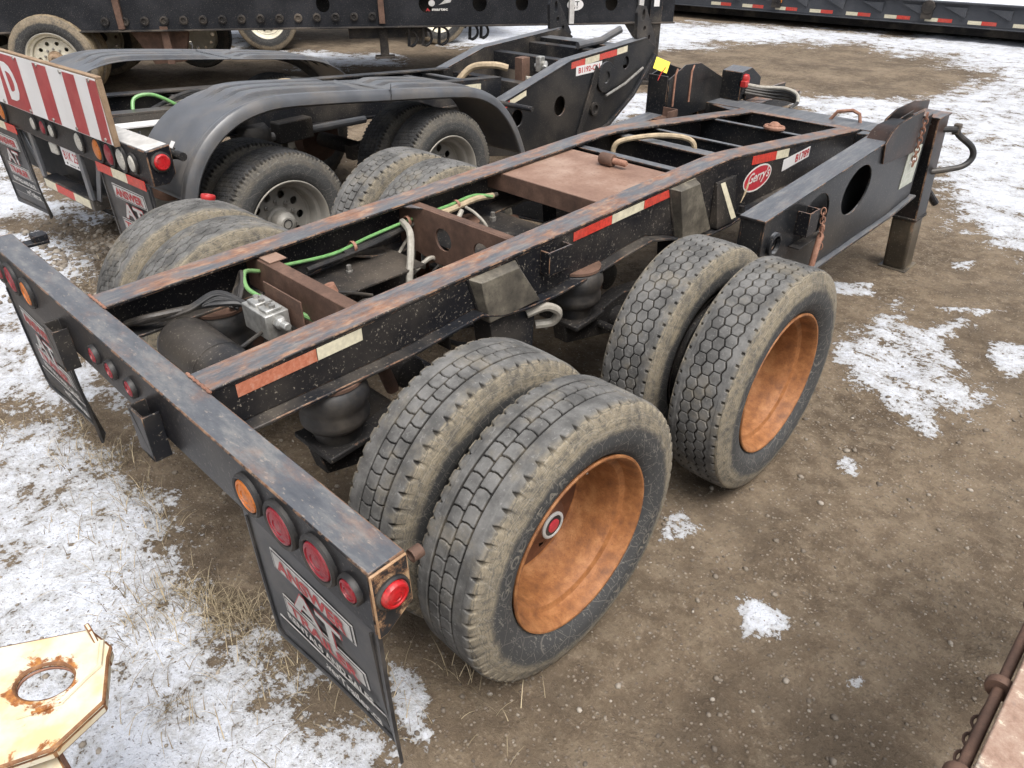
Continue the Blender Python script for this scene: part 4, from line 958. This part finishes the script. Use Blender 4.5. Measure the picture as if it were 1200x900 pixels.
text('plate_lettering', 'B1K 25', 'text_red', lp, (-1.06, -.8668, .932), REAR, .21, .06, .02)
text('plate_lettering', 'ALBERTA' if False else '• — •', 'text_black', lp, (-1.06, -.8668, .880), REAR, .19, .015, .01)
obj('work_light', MB().box(-1.37, -1.26, -.872, -.85, .905, .980), 'clear', T2, .01)
obj('mount_tube', MB().tube([(.03, -.735, 1.12), (.08, -.70, 1.12), (.14, -.70, 1.12)], .024, 12), 'grime', T2)
obj('bumper_cap', MB().add([(-.6, -.872, 1.1762), (.085, -.872, 1.1762), (.085, -.75, 1.1895), (-.6, -.75, 1.1895), (-.6, -.872, 1.1802), (.085, -.872, 1.1802), (.085, -.75, 1.1935), (-.6, -.75, 1.1935)], [(3, 2, 1, 0), (4, 5, 6, 7), (0, 1, 5, 4), (1, 2, 6, 5), (2, 3, 7, 6), (3, 0, 4, 7)]), 'text_silver', B2, .003)
# striped board
BD = obj('sign_board', MB().box(-2.5, -.17, -.925, -.905, 1.17, 1.515), 'sign_white', T2, .003)
st = [(-2.5, -2.32), (-2.12, -1.93), (-1.70, -1.285), (-1.045, -.845), (-.625, -.462), (-.312, -.19)]
for a, b in st:
    obj('stripe', MB().add([(a, -.9262, 1.175), (b, -.9262, 1.175), (b+.025, -.9262, 1.505), (a+.07 if a < -1.5 else a+.03, -.9262, 1.505), (a, -.9254, 1.175), (b, -.9254, 1.175), (b+.025, -.9254, 1.505), (a+.07 if a < -1.5 else a+.03, -.9254, 1.505)],
        [(0, 1, 2, 3), (4, 5, 6, 7), (0, 1, 5, 4), (1, 2, 6, 5), (2, 3, 7, 6), (3, 0, 4, 7)]), 'sign_red', BD)
text('board_lettering', 'D', 'sign_white', BD, (-1.49, -.9275, 1.34), REAR, .20, .235, .05)
obj('board_frame', MB().box(-2.5, -.15, -.925, -.895, 1.5155, 1.528).box(-.1695, -.15, -.926, -.895, 1.165, 1.515), 'wood', BD, .003)
for x in (-.25, -.62, -.95, -1.3, -1.75): 
    for z in (1.19, 1.50): obj('bolt', MB().lathe([(.012, -.926), (.011, -.932), (0, -.933)], 8, 'y', (x, 0, z)), 'steel', BD)
# fenders
FP = [(-.775, .74), (-.74, .87), (-.67, 1.0), (-.565, 1.115), (-.43, 1.205), (-.27, 1.262), (-.10, 1.288), (.15, 1.295), (.45, 1.297), (.74, 1.297), (.77, 1.297), (1.05, 1.297), (1.35, 1.295), (1.58, 1.285), (1.75, 1.25), (1.90, 1.185), (2.03, 1.09), (2.14, .975), (2.22, .86), (2.285, .745)]
def fender(x_in, x_out):
    pts = smooth_path([(0, y, z) for y, z in FP], 4); n = len(pts); s = 1 if x_out > x_in else -1
    us = list(np.linspace(0, .84, 106)); v = []; f = []
    cs = [(u, 0) for u in us]+[(.87, .006), (.90, .014), (.935, .018), (.965, .014), (.985, 0), (.998, -.02), (1.0, -.05), (.985, -.062)]
    for i, p_ in enumerate(pts):
        a, b = pts[max(i-1, 0)], pts[min(i+1, n-1)]; t = (b-a).normalized(); nr = Vector((0, -t.z, t.y)); y = p_.y
        on = max(0, min(1, (y+.34)/.10))*max(0, min(1, (.60-y)/.06)) if y < .76 else max(0, min(1, (y-.92)/.06))*max(0, min(1, (1.86-y)/.10))
        for u, h in cs:
            if u <= .84:
                for c in (.16, .40, .64):
                    w = abs(u-c); h += .026*on*max(0, min(1, (.080-w)/.010))
            q_ = p_+nr*h; v.append((x_in+(x_out-x_in)*u, q_.y, q_.z))
    m_ = len(cs)
    for i in range(n-1):
        for j in range(m_-1): f.append((i*m_+j, i*m_+j+1, (i+1)*m_+j+1, (i+1)*m_+j))
    o = obj('fender', MB().add(v, f).xf(PN), 'fender', T2, ang=28)
    sm = o.modifiers.new('thick', 'SOLIDIFY'); sm.thickness = .006; sm.offset = -1
    obj('joint', MB().add([(x_in, .752, 1.295), (x_out-.02*s, .752, 1.312), (x_out+.003*s, .752, 1.285), (x_out+.003*s, .752, 1.245), (x_in, .758, 1.295), (x_out-.02*s, .758, 1.312), (x_out+.003*s, .758, 1.285), (x_out+.003*s, .758, 1.245)], [(0, 1, 5, 4), (1, 2, 6, 5), (2, 3, 7, 6)]).xf(PN), 'rubber', o)
    return o
FN = fender(-.60, .03); fender(-2.0, -2.63)
for x in (-.50, -.10):
    bmk = obj('fender_strap', MB().box(x-.02, x+.02, -.11, .0, -.002, .010).box(x-.015, x+.015, -.02, .02, .010, .014).xf(Matrix.Translation((0, -.63, 1.115)) @ Matrix.Rotation(.90, 4, 'X')), 'rubber', FN, .003)
obj('strap_label', MB().box(-.12, -.08, -.01, .03, .0142, .0165).xf(Matrix.Translation((0, -.63, 1.115)) @ Matrix.Rotation(.90, 4, 'X')), 'sign_white', FN)
obj('fender_arm', MB().tube([(-.6, 2.42, .83), (.04, 2.42, .83)], .022, 12), 'black', T2)
obj('fender_arm', MB().tube([(-.75, .74, 1.16), (.0, .74, 1.17)], .022, 12), 'black', T2)
for y in (0, 1.478):
    wheel(T2, -.138, y, .48, 1, TY_D, 'grey'); wheel(T2, -.478, y, .48, 1, TY_D, 'grey', True)
    wheel(T2, -2.362, y, .48, -1, TY_D, 'grey'); wheel(T2, -2.022, y, .48, -1, TY_D, 'grey', True)
    obj('axle', MB().lathe([(.065, -2.3), (.065, -.2)], 20, 'x', (0, y, .48)), 'grime', T2)
    for x in (-.85, -1.65): obj('air_bag', MB().lathe([(.11, 1.0), (.14, .95), (.14, .88), (.12, .84), (.12, .70)], 28, 'z', (x, y+.3, -.05)), 'rubber', T2)
    for x in (-.72, -1.78): obj('brake_drum', MB().lathe([(.1, -.06), (.2, -.05), (.2, .08), (.1, .1)], 28, 'x', (x, y, .48)), 'rustbrown', T2)
    obj('trailing_arm', MB().box(-.95, -.85, y-.3, y+.55, .50, .62), 'grime', T2, .01)
obj('brake_tube', MB().tube([(-.80, .1, .86), (-.80, 1.3, .82)], .03, 10), 'fender', T2)
obj('valve_box', MB().box(-.83, -.72, .45, .75, .80, .95), 'grime', T2, .01)
# gooseneck side plates
GP = [(2.50, .60), (2.62, .70), (3.80, .968), (4.55, 1.0), (5.18, 1.03), (5.38, .93), (5.30, .80), (4.95, .48), (4.50, .24), (4.10, .15), (3.0, .20), (2.50, .30)]
for x, s in ((-.60, 1), (-1.92, -1)):
    gn = obj('gooseneck_plate', MB().plate(GP, [ell(2.965, .56, .085, .082), ell(3.63, .565, .090, .095), ell(4.79, .83, .06, .065)], 'x', x-s*.016, x), 'arm', T2, .003)
    obj('top_flange', MB().strip([(2.45, .655), (2.62, .712), (3.80, .980), (4.55, 1.012), (5.18, 1.042)], x-s*.13, x+s*.008, .0115), 'arm', gn, .003)
    obj('inner_web', MB().prism(GP, 'x', x-s*.14, x-s*.13), 'grime', gn)
    obj('slot', MB().prism([(4.22, .88), (4.30, .80), (3.97, .16), (3.90, .16)], 'x', x+s*.001, x+s*.02), 'grime', gn, .004)
    obj('edge_bar', MB().prism([(4.10, .155), (4.50, .245), (4.95, .485), (5.35, .86), (5.38, .83), (4.97, .455), (4.52, .215), (4.12, .12)], 'x', x-s*.06, x+s*.03), 'black', gn, .004)
    obj('pivot_disc', MB().lathe([(.155, 0), (.155, s*.022), (.15, s*.026), (.06, s*.026), (.055, s*.012), (0, s*.012)], 36, 'x', (x, 4.40, .735)), 'rustbrown' if False else 'arm', gn)
    obj('pivot_boss', MB().lathe([(.07, 0), (.07, s*.03), (.045, s*.032), (.04, s*.01), (0, s*.01)], 28, 'x', (x, 4.22, .44)), 'grime', gn)
    obj('link_bar', MB().tube([(x+s*.03, 4.40, .55), (x+s*.03, 4.75, .62), (x+s*.03, 5.1, .74)], .014, 8), 'steel', gn)
    hk = MB().plate([(5.02, 1.04), (5.22, 1.04), (5.40, .88), (5.44, .96), (5.16, 1.35), (5.05, 1.37), (5.0, 1.30)], [ell(5.12, 1.27, .03, .06), ell(5.16, 1.13, .028, .028), ell(5.27, 1.03, .025, .025)], 'x', x-s*.07, x-s*.03)
    obj('toothed_bracket', hk, 'black', gn, .004)
    if s == 1:
        for y0, y1, mt, zz in ((3.80, 4.03, 'tape_red', .955), (4.033, 4.28, 'tape_white', .965), (4.283, 4.60, 'tape_red', .976), (4.603, 4.80, 'tape_white', .99)):
            obj('reflective_tape', MB().add([(x+.0012, y0, zz), (x+.0012, y1, zz+.012), (x+.0012, y1, zz-.05), (x+.0012, y0, zz-.062), (x+.0003, y0, zz), (x+.0003, y1, zz+.012), (x+.0003, y1, zz-.05), (x+.0003, y0, zz-.062)], [(0, 1, 2, 3), (4, 5, 6, 7), (0, 1, 5, 4), (1, 2, 6, 5), (2, 3, 7, 6), (3, 0, 4, 7)]), mt, gn)
        for y0, y1, mt in ((2.68, 2.86, 'tape_red'), (2.863, 3.10, 'tape_white')):
            z0_, z1_ = .69+(y0-2.62)*.2246, .69+(y1-2.62)*.2246
            obj('reflective_tape', MB().add([(x+.0012, y0, z0_), (x+.0012, y1, z1_), (x+.0012, y1, z1_-.05), (x+.0012, y0, z0_-.05), (x+.0003, y0, z0_), (x+.0003, y1, z1_), (x+.0003, y1, z1_-.05), (x+.0003, y0, z0_-.05)], [(0, 1, 2, 3), (4, 5, 6, 7), (0, 1, 5, 4), (1, 2, 6, 5), (2, 3, 7, 6), (3, 0, 4, 7)]), mt, gn)
        nd = obj('number_decal', MB().box(x+.0013, x+.0025, 3.88, 4.33, .815, .905), 'sign_white', gn)
        text('number_lettering', 'B1192-C11', 'text_red', gn, (x+.0036, 4.105, .86), SIDE, .37, .055, .03)
        obj('dark_patch', MB().box(x+.0005, x+.002, 4.35, 4.55, .84, .92), 'grime', gn)
for y, z in ((3.35, .80), (4.0, .93), (4.6, .955)):
    obj('cross_beam', MB().box(-1.90, -.62, y-.06, y+.06, z-.16, z), 'black', T2, .005)
obj('cross_beam', MB().box(-1.90, -.62, 4.75, 4.95, .80, .985), 'arm', T2, .005)
obj('lock_lever', MB().tube([(-.85, 5.02, 1.12), (-.95, 4.8, 1.02), (-1.05, 4.5, .99)], .04, 10), 'fender', T2)
obj('front_gear', MB().box(-1.05, -.95, 3.45, 3.57, .60, 1.0), 'rustbrown', T2, .006)
hose([(-1.5, 3.1, .78), (-1.4, 3.2, .90), (-1.2, 3.3, .93), (-1.1, 3.4, .90)], .035, 'hose_tan', par=T2)
hose([(-.95, 3.5, .80), (-.88, 3.7, .78), (-.80, 3.95, .88), (-.78, 4.1, .93), (-.70, 4.15, .92)], .03, 'hose_grey', par=T2)
obj('valve_cluster', MB().tube([(-.95, 3.65, .90), (-.85, 3.70, .93), (-.80, 3.62, .90)], .03, 8).box(-.92, -.86, 3.62, 3.70, .86, 1.0), 'alu', T2, .006)

# ------------------------------------------------------------------ the flat-deck trailer across the back
T3 = tag(empty('deck_trailer', (-9.38, 1.93, 0), (0, 0, -.65)), 'long dark flat-deck trailer across the back with a cream-rimmed wheel', 'trailer')
holes3 = [ell(5.0, 1.13, .10, .11), ell(5.75, 1.13, .10, .11), ell(6.35, 1.12, .09, .10), ell(7.65, 1.10, .09, .10), ell(3.6, 1.15, .09, .1)]
DB = obj('side_beam', MB().plate([(-4, .915), (8.6, .84), (8.6, 1.42), (-4, 1.50)], holes3, 'x', -.13, -.115), 'beamblack', T3)
obj('bottom_flange', MB().strip([(-4, .915), (8.6, .84)], -.24, -.03, .016), 'grime', DB, .003)
obj('top_flange', MB().strip([(-4, 1.52), (8.6, 1.44)], -.24, -.02, .018), 'black', DB, .003)
obj('inner_web', MB().box(-.34, -.33, -4, 8.5, .86, 1.40), 'grime', DB)
obj('deck', MB().box(-2.6, -.24, -4, 8.6, 1.47, 1.51), 'wood', T3)
obj('far_beam', MB().box(-2.62, -2.5, -4, 8.6, .9, 1.45), 'black', T3)
for y in (.95, 4.38): obj('stiffener', MB().box(-.115, -.06, y-.04, y+.04, .90, 1.42), 'rustbrown', DB, .003)
for y in (7.06, 8.08): obj('stiffener', MB().box(-.115, -.045, y-.035, y+.035, .83, 1.42), 'text_silver', DB, .003)
for k in range(15):
    y = .75+k*.25; obj('tie_ring', MB().lathe([(.055, 0), (.055, .03), (.035, .035), (.028, .02), (0, .02)], 14, 'x', (-.115, y, .99)), 'grime', DB)
obj('hanger_plate', MB().prism([(.95, .90), (1.75, .90), (1.62, .45), (1.20, .42)], 'x', -.40, -.30), 'rustbrown', T3, .006)
obj('hanger_plate', MB().box(-.12, -.10, 1.42, 1.52, .45, .92), 'rustbrown', T3, .003)
for y in (0, -1.45):
    wheel(T3, -.142, y, .545, 1, TY_E, 'cream'); wheel(T3, -.50, y, .545, 1, TY_E, 'cream', True)
    wheel(T3, -2.5, y, .545, -1, TY_E, 'cream'); wheel(T3, -2.14, y, .545, -1, TY_E, 'cream', True)
    obj('axle', MB().lathe([(.07, -2.4), (.07, -.3)], 20, 'x', (0, y, .545)), 'grime', T3)
wheel(T3, -2.2, 1.45, .545, -1, TY_D, 'cream', True)
l1 = obj('landing_leg', MB().box(-.28, -.16, 4.32, 4.44, .47, 1.3), 'grime', T3, .006); obj('foot_plate', MB().box(-.32, -.12, 4.24, 4.52, .44, .468), 'grime', l1, .004)
l2 = obj('landing_leg', MB().prism([(-.20, 8.22), (-.06, 8.22), (-.06, 8.40), (-.20, 8.40)], 'z', .05, 1.4), 'black', T3, .006); obj('foot_plate', MB().prism([(-.26, 8.12), (.02, 8.12), (.02, 8.50), (-.26, 8.50)], 'z', -.01, .05), 'grime', l2, .006)
obj('leg_brace', MB().prism([(7.85, .85), (8.2, .85), (8.2, .40)], 'x', -.16, -.10), 'black', l2, .004)
obj('leg_label', MB().box(-.0595, -.058, 8.27, 8.35, 1.05, 1.16), 'sign_white', l2)
obj('tool_box', MB().box(-.6, -.2, 3.9, 5.0, .70, .86), 'black', T3, .006)
for y, z, sc in ((4.75, .78, 1.), (4.95, .80, 1.1), (5.18, .82, 1.2), (5.62, .85, 1.), (5.78, .85, .9)):
    a = [(math.sin(t)*.10*sc, -math.cos(t)*.10*sc) for t in np.linspace(-.2, 4.2, 12)]
    obj('chain_hook', MB().tube([(-.17, y, z+.1)]+[(-.17, y+q_[0], z-.05*sc+q_[1]-.04) for q_ in a], [.02]+[.024-.0012*i for i in range(12)], 8), 'black', T3)
pl = obj('maker_decal', MB().prism([(y+.0, z) for y, z in ell(7.12, 1.085, .12, .075, 24)], 'x', -.115, -.113), 'sign_white', DB)
text('decal_lettering', 'RT', 'text_black', DB, (-.1122, 7.12, 1.10), SIDE, .12, .06, .02)
text('decal_lettering', 'PIT', 'text_black', DB, (-.1122, 7.12, 1.045), SIDE, .10, .03, .01)
wg = MB()
for k in range(6): wg.prism([(5.16+.01*k, 1.11+.004*k), (5.19+.03*k, 1.12+.005*k), (5.32+.015*k, 1.16+.018*k), (5.22+.012*k, 1.135+.012*k)], 'x', -.1145+.0004*k, -.114+.0004*k)
wg.prism(ell(5.08, 1.14, .045, .04, 14), 'x', -.1145, -.1135)
obj('maker_decal', wg, 'text_silver', DB)
text('decal_lettering', 'A', 'text_red', DB, (-.1135, 5.02, 1.06), SIDE, .06, .038, .03)
text('decal_lettering', 'martec', 'text_white', DB, (-.1135, 5.19, 1.06), SIDE, .22, .034, .03)

# ------------------------------------------------------------------ trailer seen only by its wheels, further back
T5 = tag(empty('parked_trailer', (-11.2, 6.15, 0), (0, 0, -.55)), 'dark trailer mostly hidden behind the flat-deck trailer, only its dual wheel showing', 'trailer')
wheel(T5, -.142, 0, .545, 1, TY_E, 'cream'); wheel(T5, -.50, 0, .545, 1, TY_E, 'cream', True); wheel(T5, -2.4, 0, .545, -1, TY_E, 'cream')
obj('axle', MB().lathe([(.07, -2.3), (.07, -.3)], 20, 'x', (0, 0, .545)), 'grime', T5)
obj('frame_beam', MB().box(-.9, -.75, -3, 5, .85, 1.2).box(-1.9, -1.75, -3, 5, .85, 1.2), 'black', T5, .004)
obj('bed', MB().box(-2.5, -.1, -3, 5, 1.2, 1.35), 'black', T5, .004)
for y in (-1.4, 3.2): wheel(T5, -.142, y, .545, 1, TY_E, 'cream')

# ------------------------------------------------------------------ low snow-covered trailer top right
T4 = tag(empty('low_deck_trailer', (-8.3, 15.7, 0), (0, 0, .075)), 'long low dark trailer with snow on its deck and red and white tape, top right', 'trailer')
SB = obj('side_beam', MB().plate([(-5, .28), (12, .28), (12, .66), (-5, .66)], [], 'y', 0, .02), 't4', T4)
obj('bottom_flange', MB().box(-5, 12, -.05, .06, .262, .279), 't4', SB, .003)
obj('top_flange', MB().box(-5, 12, -.06, .10, .661, .69), 't4', SB, .004)
obj('deck', MB().box(-5, 12, .10, 2.6, .60, .66), 'wood', T4)
obj('far_beam', MB().box(-5, 12, 2.6, 2.65, .28, .68), 't4', T4)
obj('under_deck_shade', MB().box(-5, 12, .4, 2.3, .08, .42), 'grime', T4)  # dark block standing in for the shade under the deck
for k in range(13):
    x = .55+k*.78
    obj('reflective_tape', MB().box(x, x+.24, -.0535, -.051, .30, .36) if False else MB().box(x, x+.24, -.004, -.001, .32, .385), 'tape_white', SB)
    obj('reflective_tape', MB().box(x+.242, x+.50, -.004, -.001, .32, .385), 'tape_red', SB)
    obj('gusset', MB().prism([(x+.30, .60), (x+.72, .60), (x+.72, .42)], 'y', -.045, -.001), 't4', SB, .004)
    if k % 4 == 1:
        obj('winch', MB().lathe([(.12, -.09), (.12, -.02), (.07, -.01)], 18, 'y', (x+.80, 0, .58)).box(x+.70, x+.90, -.07, -.002, .36, .50), 'grime', SB, .006)
obj('marker_lamp', MB().box(2.02, 2.24, -.03, -.004, .46, .53), 'orange', SB, .006)
obj('marker_lamp', MB().box(2.09, 2.17, -.03, -.004, .56, .62), 'orange', SB, .006)
sx = np.linspace(-5, 12, 90); sy = np.linspace(.11, 2.58, 18); v = []; f = []
for y in sy:
    for x in sx: v.append((x, y, .668+.02*float(fbm(np.array([x]), np.array([y]), 1.5, 5)[0])))
for j in range(len(sy)-1):
    for i in range(len(sx)-1): f.append((j*90+i, j*90+i+1, (j+1)*90+i+1, (j+1)*90+i))
MT['snow'] = plain('snow', (.62, .645, .69), .7, 0, .06, 3)
obj('snow_cover', MB().add(v, f), 'snow', T4)

# ------------------------------------------------------------------ rusting cream bracket, bottom left
BK = tag(empty('steel_bracket', (.88, -1.42, .8)), 'cream painted rusting steel bracket with a round hole, bottom left corner', 'bracket')
def rel(q_): return [(x-.88, y+1.42) for x, y in q_]
out_ = rel([(.735, -1.448), (.836, -1.279), (.925, -1.262), (.952, -1.280), (1.063, -1.332), (1.100, -1.452), (1.04, -1.60), (.80, -1.70), (.66, -1.60)])
hole = [(.033+q_[0], .012+q_[1]) for q_ in ell(0, 0, .062, .046, 32, .75)]
pt = obj('plate', MB().plate(out_, [hole], 'z', -.014, 0), 'bracket', BK, .006)
obj('hole_collar', MB().plate([(.033+q_[0], .012+q_[1]) for q_ in ell(0, 0, .0665, .0505, 32, .75)], [hole], 'z', -.022, -.0145), 'rustpin', pt, .002)
for i in range(1, 6):
    a, b = Vector(out_[i]), Vector(out_[(i+1) % len(out_)]); d = (b-a).normalized(); nn = Vector((d.y, -d.x))*.010; nn = nn if nn.dot(Vector((.03, -.05))-a) > 0 else -nn; a = a+nn*.3; b = b+nn*.3
    obj('flange', MB().add([(a.x, a.y, -.0135), (b.x, b.y, -.0135), (b.x+nn.x, b.y+nn.y, -.0135), (a.x+nn.x, a.y+nn.y, -.0135), (a.x, a.y, -.038), (b.x, b.y, -.038), (b.x+nn.x, b.y+nn.y, -.038), (a.x+nn.x, a.y+nn.y, -.038)], [(0, 1, 2, 3), (7, 6, 5, 4), (0, 4, 5, 1), (1, 5, 6, 2), (2, 6, 7, 3), (3, 7, 4, 0)]), 'bracket', pt, .006)
obj('tab', MB().prism([(-.052, -.010), (.015, -.010), (-.008, .028), (-.030, .034)], 'y', .130, .141), 'bracket', BK, .003)
obj('rib', MB().tube([(.02, .145, .004), (.085, .115, .004), (.095, .08, .004), (.12, .02, .004), (.09, -.06, .004)], .006, 6), 'bracket', pt)
obj('leg', MB().prism([(.10, -.20), (.20, -.10), (.12, -.02), (.02, -.12)], 'z', -.80, -.08), 'rustpin', BK, .006)
obj('stay', MB().prism([(.12, -.03), (.22, -.03), (.10, -.20), (.03, -.17)], 'z', -.10, -.0785), 'bracket', BK, .004)

# ------------------------------------------------------------------ rusty deck edge, bottom right
EB = tag(empty('steel_deck_edge', (2.483, -.2, .9)), 'scuffed rusty steel deck edge with a rod and rings, bottom right corner', 'deck edge')
obj('top_plate', MB().prism([(0, -1.0), (.34, -1.0), (.34, 1.4), (0.004, 1.4)], 'z', -.014, 0), 'beam', EB, .004)
obj('side_web', MB().box(.04, .054, -1.0, 1.4, -.24, -.0145), 'rustbrown', EB)
rd = obj('rod', MB().tube([(-.012, -.95, -.045), (-.012, 1.35, -.045)], .012, 12), 'rustbrown', EB)
for y in (-.42, -.115, .155, .46, .85): obj('ring', MB().lathe([(.012, -.012), (.027, -.011), (.029, -.006), (.029, .006), (.027, .011), (.012, .012)], 24, 'y', (-.012, y+.07, -.045)), 'rustbrown', EB)
for k in range(10):
    a = MB().tube([(.010*math.cos(t), .018*math.sin(t), 0) for t in np.linspace(0, 2*PI, 10, endpoint=False)], .0035, 6, closed=True)
    a.xf(Matrix.Translation((-.02, -.055+.027*k-.02, -.085)) @ Matrix.Rotation((k % 2)*PI/2, 4, 'Y')); obj('chain_link', a, 'rustbrown', EB)
for y in (-.9, 1.2): obj('leg', MB().box(.18, .28, y, y+.10, -.90, -.0145), 'rustbrown', EB, .005)

# ------------------------------------------------------------------ gravel and dry grass
def gravel():
    t = (1+5**.5)/2
    iv = np.array([(-1, t, 0), (1, t, 0), (-1, -t, 0), (1, -t, 0), (0, -1, t), (0, 1, t), (0, -1, -t), (0, 1, -t), (t, 0, -1), (t, 0, 1), (-t, 0, -1), (-t, 0, 1)])/1.9
    itri = np.array([(0, 11, 5), (0, 5, 1), (0, 1, 7), (0, 7, 10), (0, 10, 11), (1, 5, 9), (5, 11, 4), (11, 10, 2), (10, 7, 6), (7, 1, 8), (3, 9, 4), (3, 4, 2), (3, 2, 6), (3, 6, 8), (3, 8, 9), (4, 9, 5), (2, 4, 11), (6, 2, 10), (8, 6, 7), (9, 8, 1)])
    n = 11000; x = RNG.uniform(-5, 3.1, n); y = RNG.uniform(-1.9, 8, n)
    near = RNG.random(n) < .55; x[near] = RNG.uniform(-1.2, 2.6, near.sum()); y[near] = RNG.uniform(-1.7, 3.2, near.sum())
    hp = np.arange(n) < 1800; x[hp] = RNG.normal(-3.6, .55, 1800); y[hp] = RNG.normal(.15, .3, 1800)
    s = np.exp(RNG.normal(-5.55, .55, n)); s[hp] *= 2.2; s = np.clip(s, .0016, .016)
    left = (x < -1.2) & (RNG.random(n) < .30); s[left] *= 1.9; s = np.clip(s, .0016, .035)
    z = gheight(x, y)+np.clip(snow_field(x, y), 0, .4)*.02
    sc = s[:, None]*np.stack([RNG.uniform(.8, 1.3, n), RNG.uniform(.7, 1.1, n), RNG.uniform(.45, .8, n)], -1)
    a = RNG.uniform(0, 2*PI, n); V = iv[None]*(1+RNG.uniform(-.22, .22, (n, 12, 1)))*sc[:, None, :]
    c, si = np.cos(a)[:, None], np.sin(a)[:, None]
    V = np.stack([V[..., 0]*c-V[..., 1]*si, V[..., 0]*si+V[..., 1]*c, V[..., 2]], -1)+np.stack([x, y, z+s*.15], -1)[:, None, :]
    Fc = (itri[None]+(np.arange(n)*12)[:, None, None]).reshape(-1, 3)
    me = bpy.data.meshes.new('gravel'); co = V.reshape(-1, 3).astype(np.float32)
    me.vertices.add(len(co)); me.vertices.foreach_set('co', co.ravel())
    me.loops.add(Fc.size); me.loops.foreach_set('vertex_index', Fc.ravel().astype(np.int32))
    me.polygons.add(len(Fc)); me.polygons.foreach_set('loop_start', np.arange(0, Fc.size, 3, dtype=np.int32)); me.update(calc_edges=True)
    k = N('gravel_stone'); g = k.n('ShaderNodeNewGeometry')
    me.materials.append(k.out(k.cr(g.outputs['Random Per Island'], [(0, (.10, .082, .064)), (.45, (.165, .137, .107)), (.8, (.22, .19, .152)), (1, (.32, .285, .24))]), .85))
    o = bpy.data.objects.new('gravel', me); COL.objects.link(o)
    tag(o, 'loose brown gravel and clods scattered over the dirt', 'gravel', kind='stuff')
gravel()
def grass():
    m = MB(); R0 = random.Random(5)
    spots = [(.38, -.80, .10, 150), (.28, -.84, .08, 90), (.12, -.90, .09, 60), (-.05, -1.02, .12, 60), (.20, -1.05, .10, 50), (-.95, -.74, .10, 70), (-1.15, -.86, .12, 60), (-1.35, -.75, .09, 40), (-.6, -.78, .10, 50), (-.3, -.80, .10, 40), (-1.6, -1.0, .12, 40), (.55, -1.15, .1, 40), (1.0, -.62, .1, 40), (.7, -.75, .1, 50), (-2.2, -.45, .15, 50), (-3.2, .0, .2, 40), (1.2, -.35, .1, 30), (-.5, -1.05, .2, 40), (.75, -1.0, .12, 30)]
    for (cx, cy, sp, n) in spots:
        for _ in range(int(n*1.8)):
            x = cx+R0.gauss(0, sp); y = cy+R0.gauss(0, sp*.6); z = gz(x, y); L = R0.uniform(.04, .14); a = R0.uniform(0, 6.28); lean = R0.uniform(.2, 1.3); w = R0.uniform(.0009, .0022)
            dx, dy = math.cos(a), math.sin(a); px, py = -dy*w, dx*w; pts = []
            for i in range(4):
                t = i/3; r = L*t; ang = lean*(.5+.7*t); hx = r*math.sin(ang); hz = r*math.cos(ang)
                pts.append((x+dx*hx, y+dy*hx, z+.004+max(hz, .002)))
            v = []
            for i, q_ in enumerate(pts): k = 1-.8*i/3; v += [(q_[0]+px*k, q_[1]+py*k, q_[2]), (q_[0]-px*k, q_[1]-py*k, q_[2])]
            m.add(v, [(0, 1, 3, 2), (2, 3, 5, 4), (4, 5, 7, 6)])
    k = N('dry_grass'); g = k.n('ShaderNodeNewGeometry')
    MT['grass'] = k.out(k.cr(g.outputs['Random Per Island'], [(0, (.10, .075, .045)), (.5, (.25, .20, .125)), (1, (.46, .38, .25))]), .8)
    o = obj('dry_grass', m, 'grass', merge=False); tag(o, 'dry tan grass tufts in the snow behind the bumper', 'grass', kind='stuff')
grass()
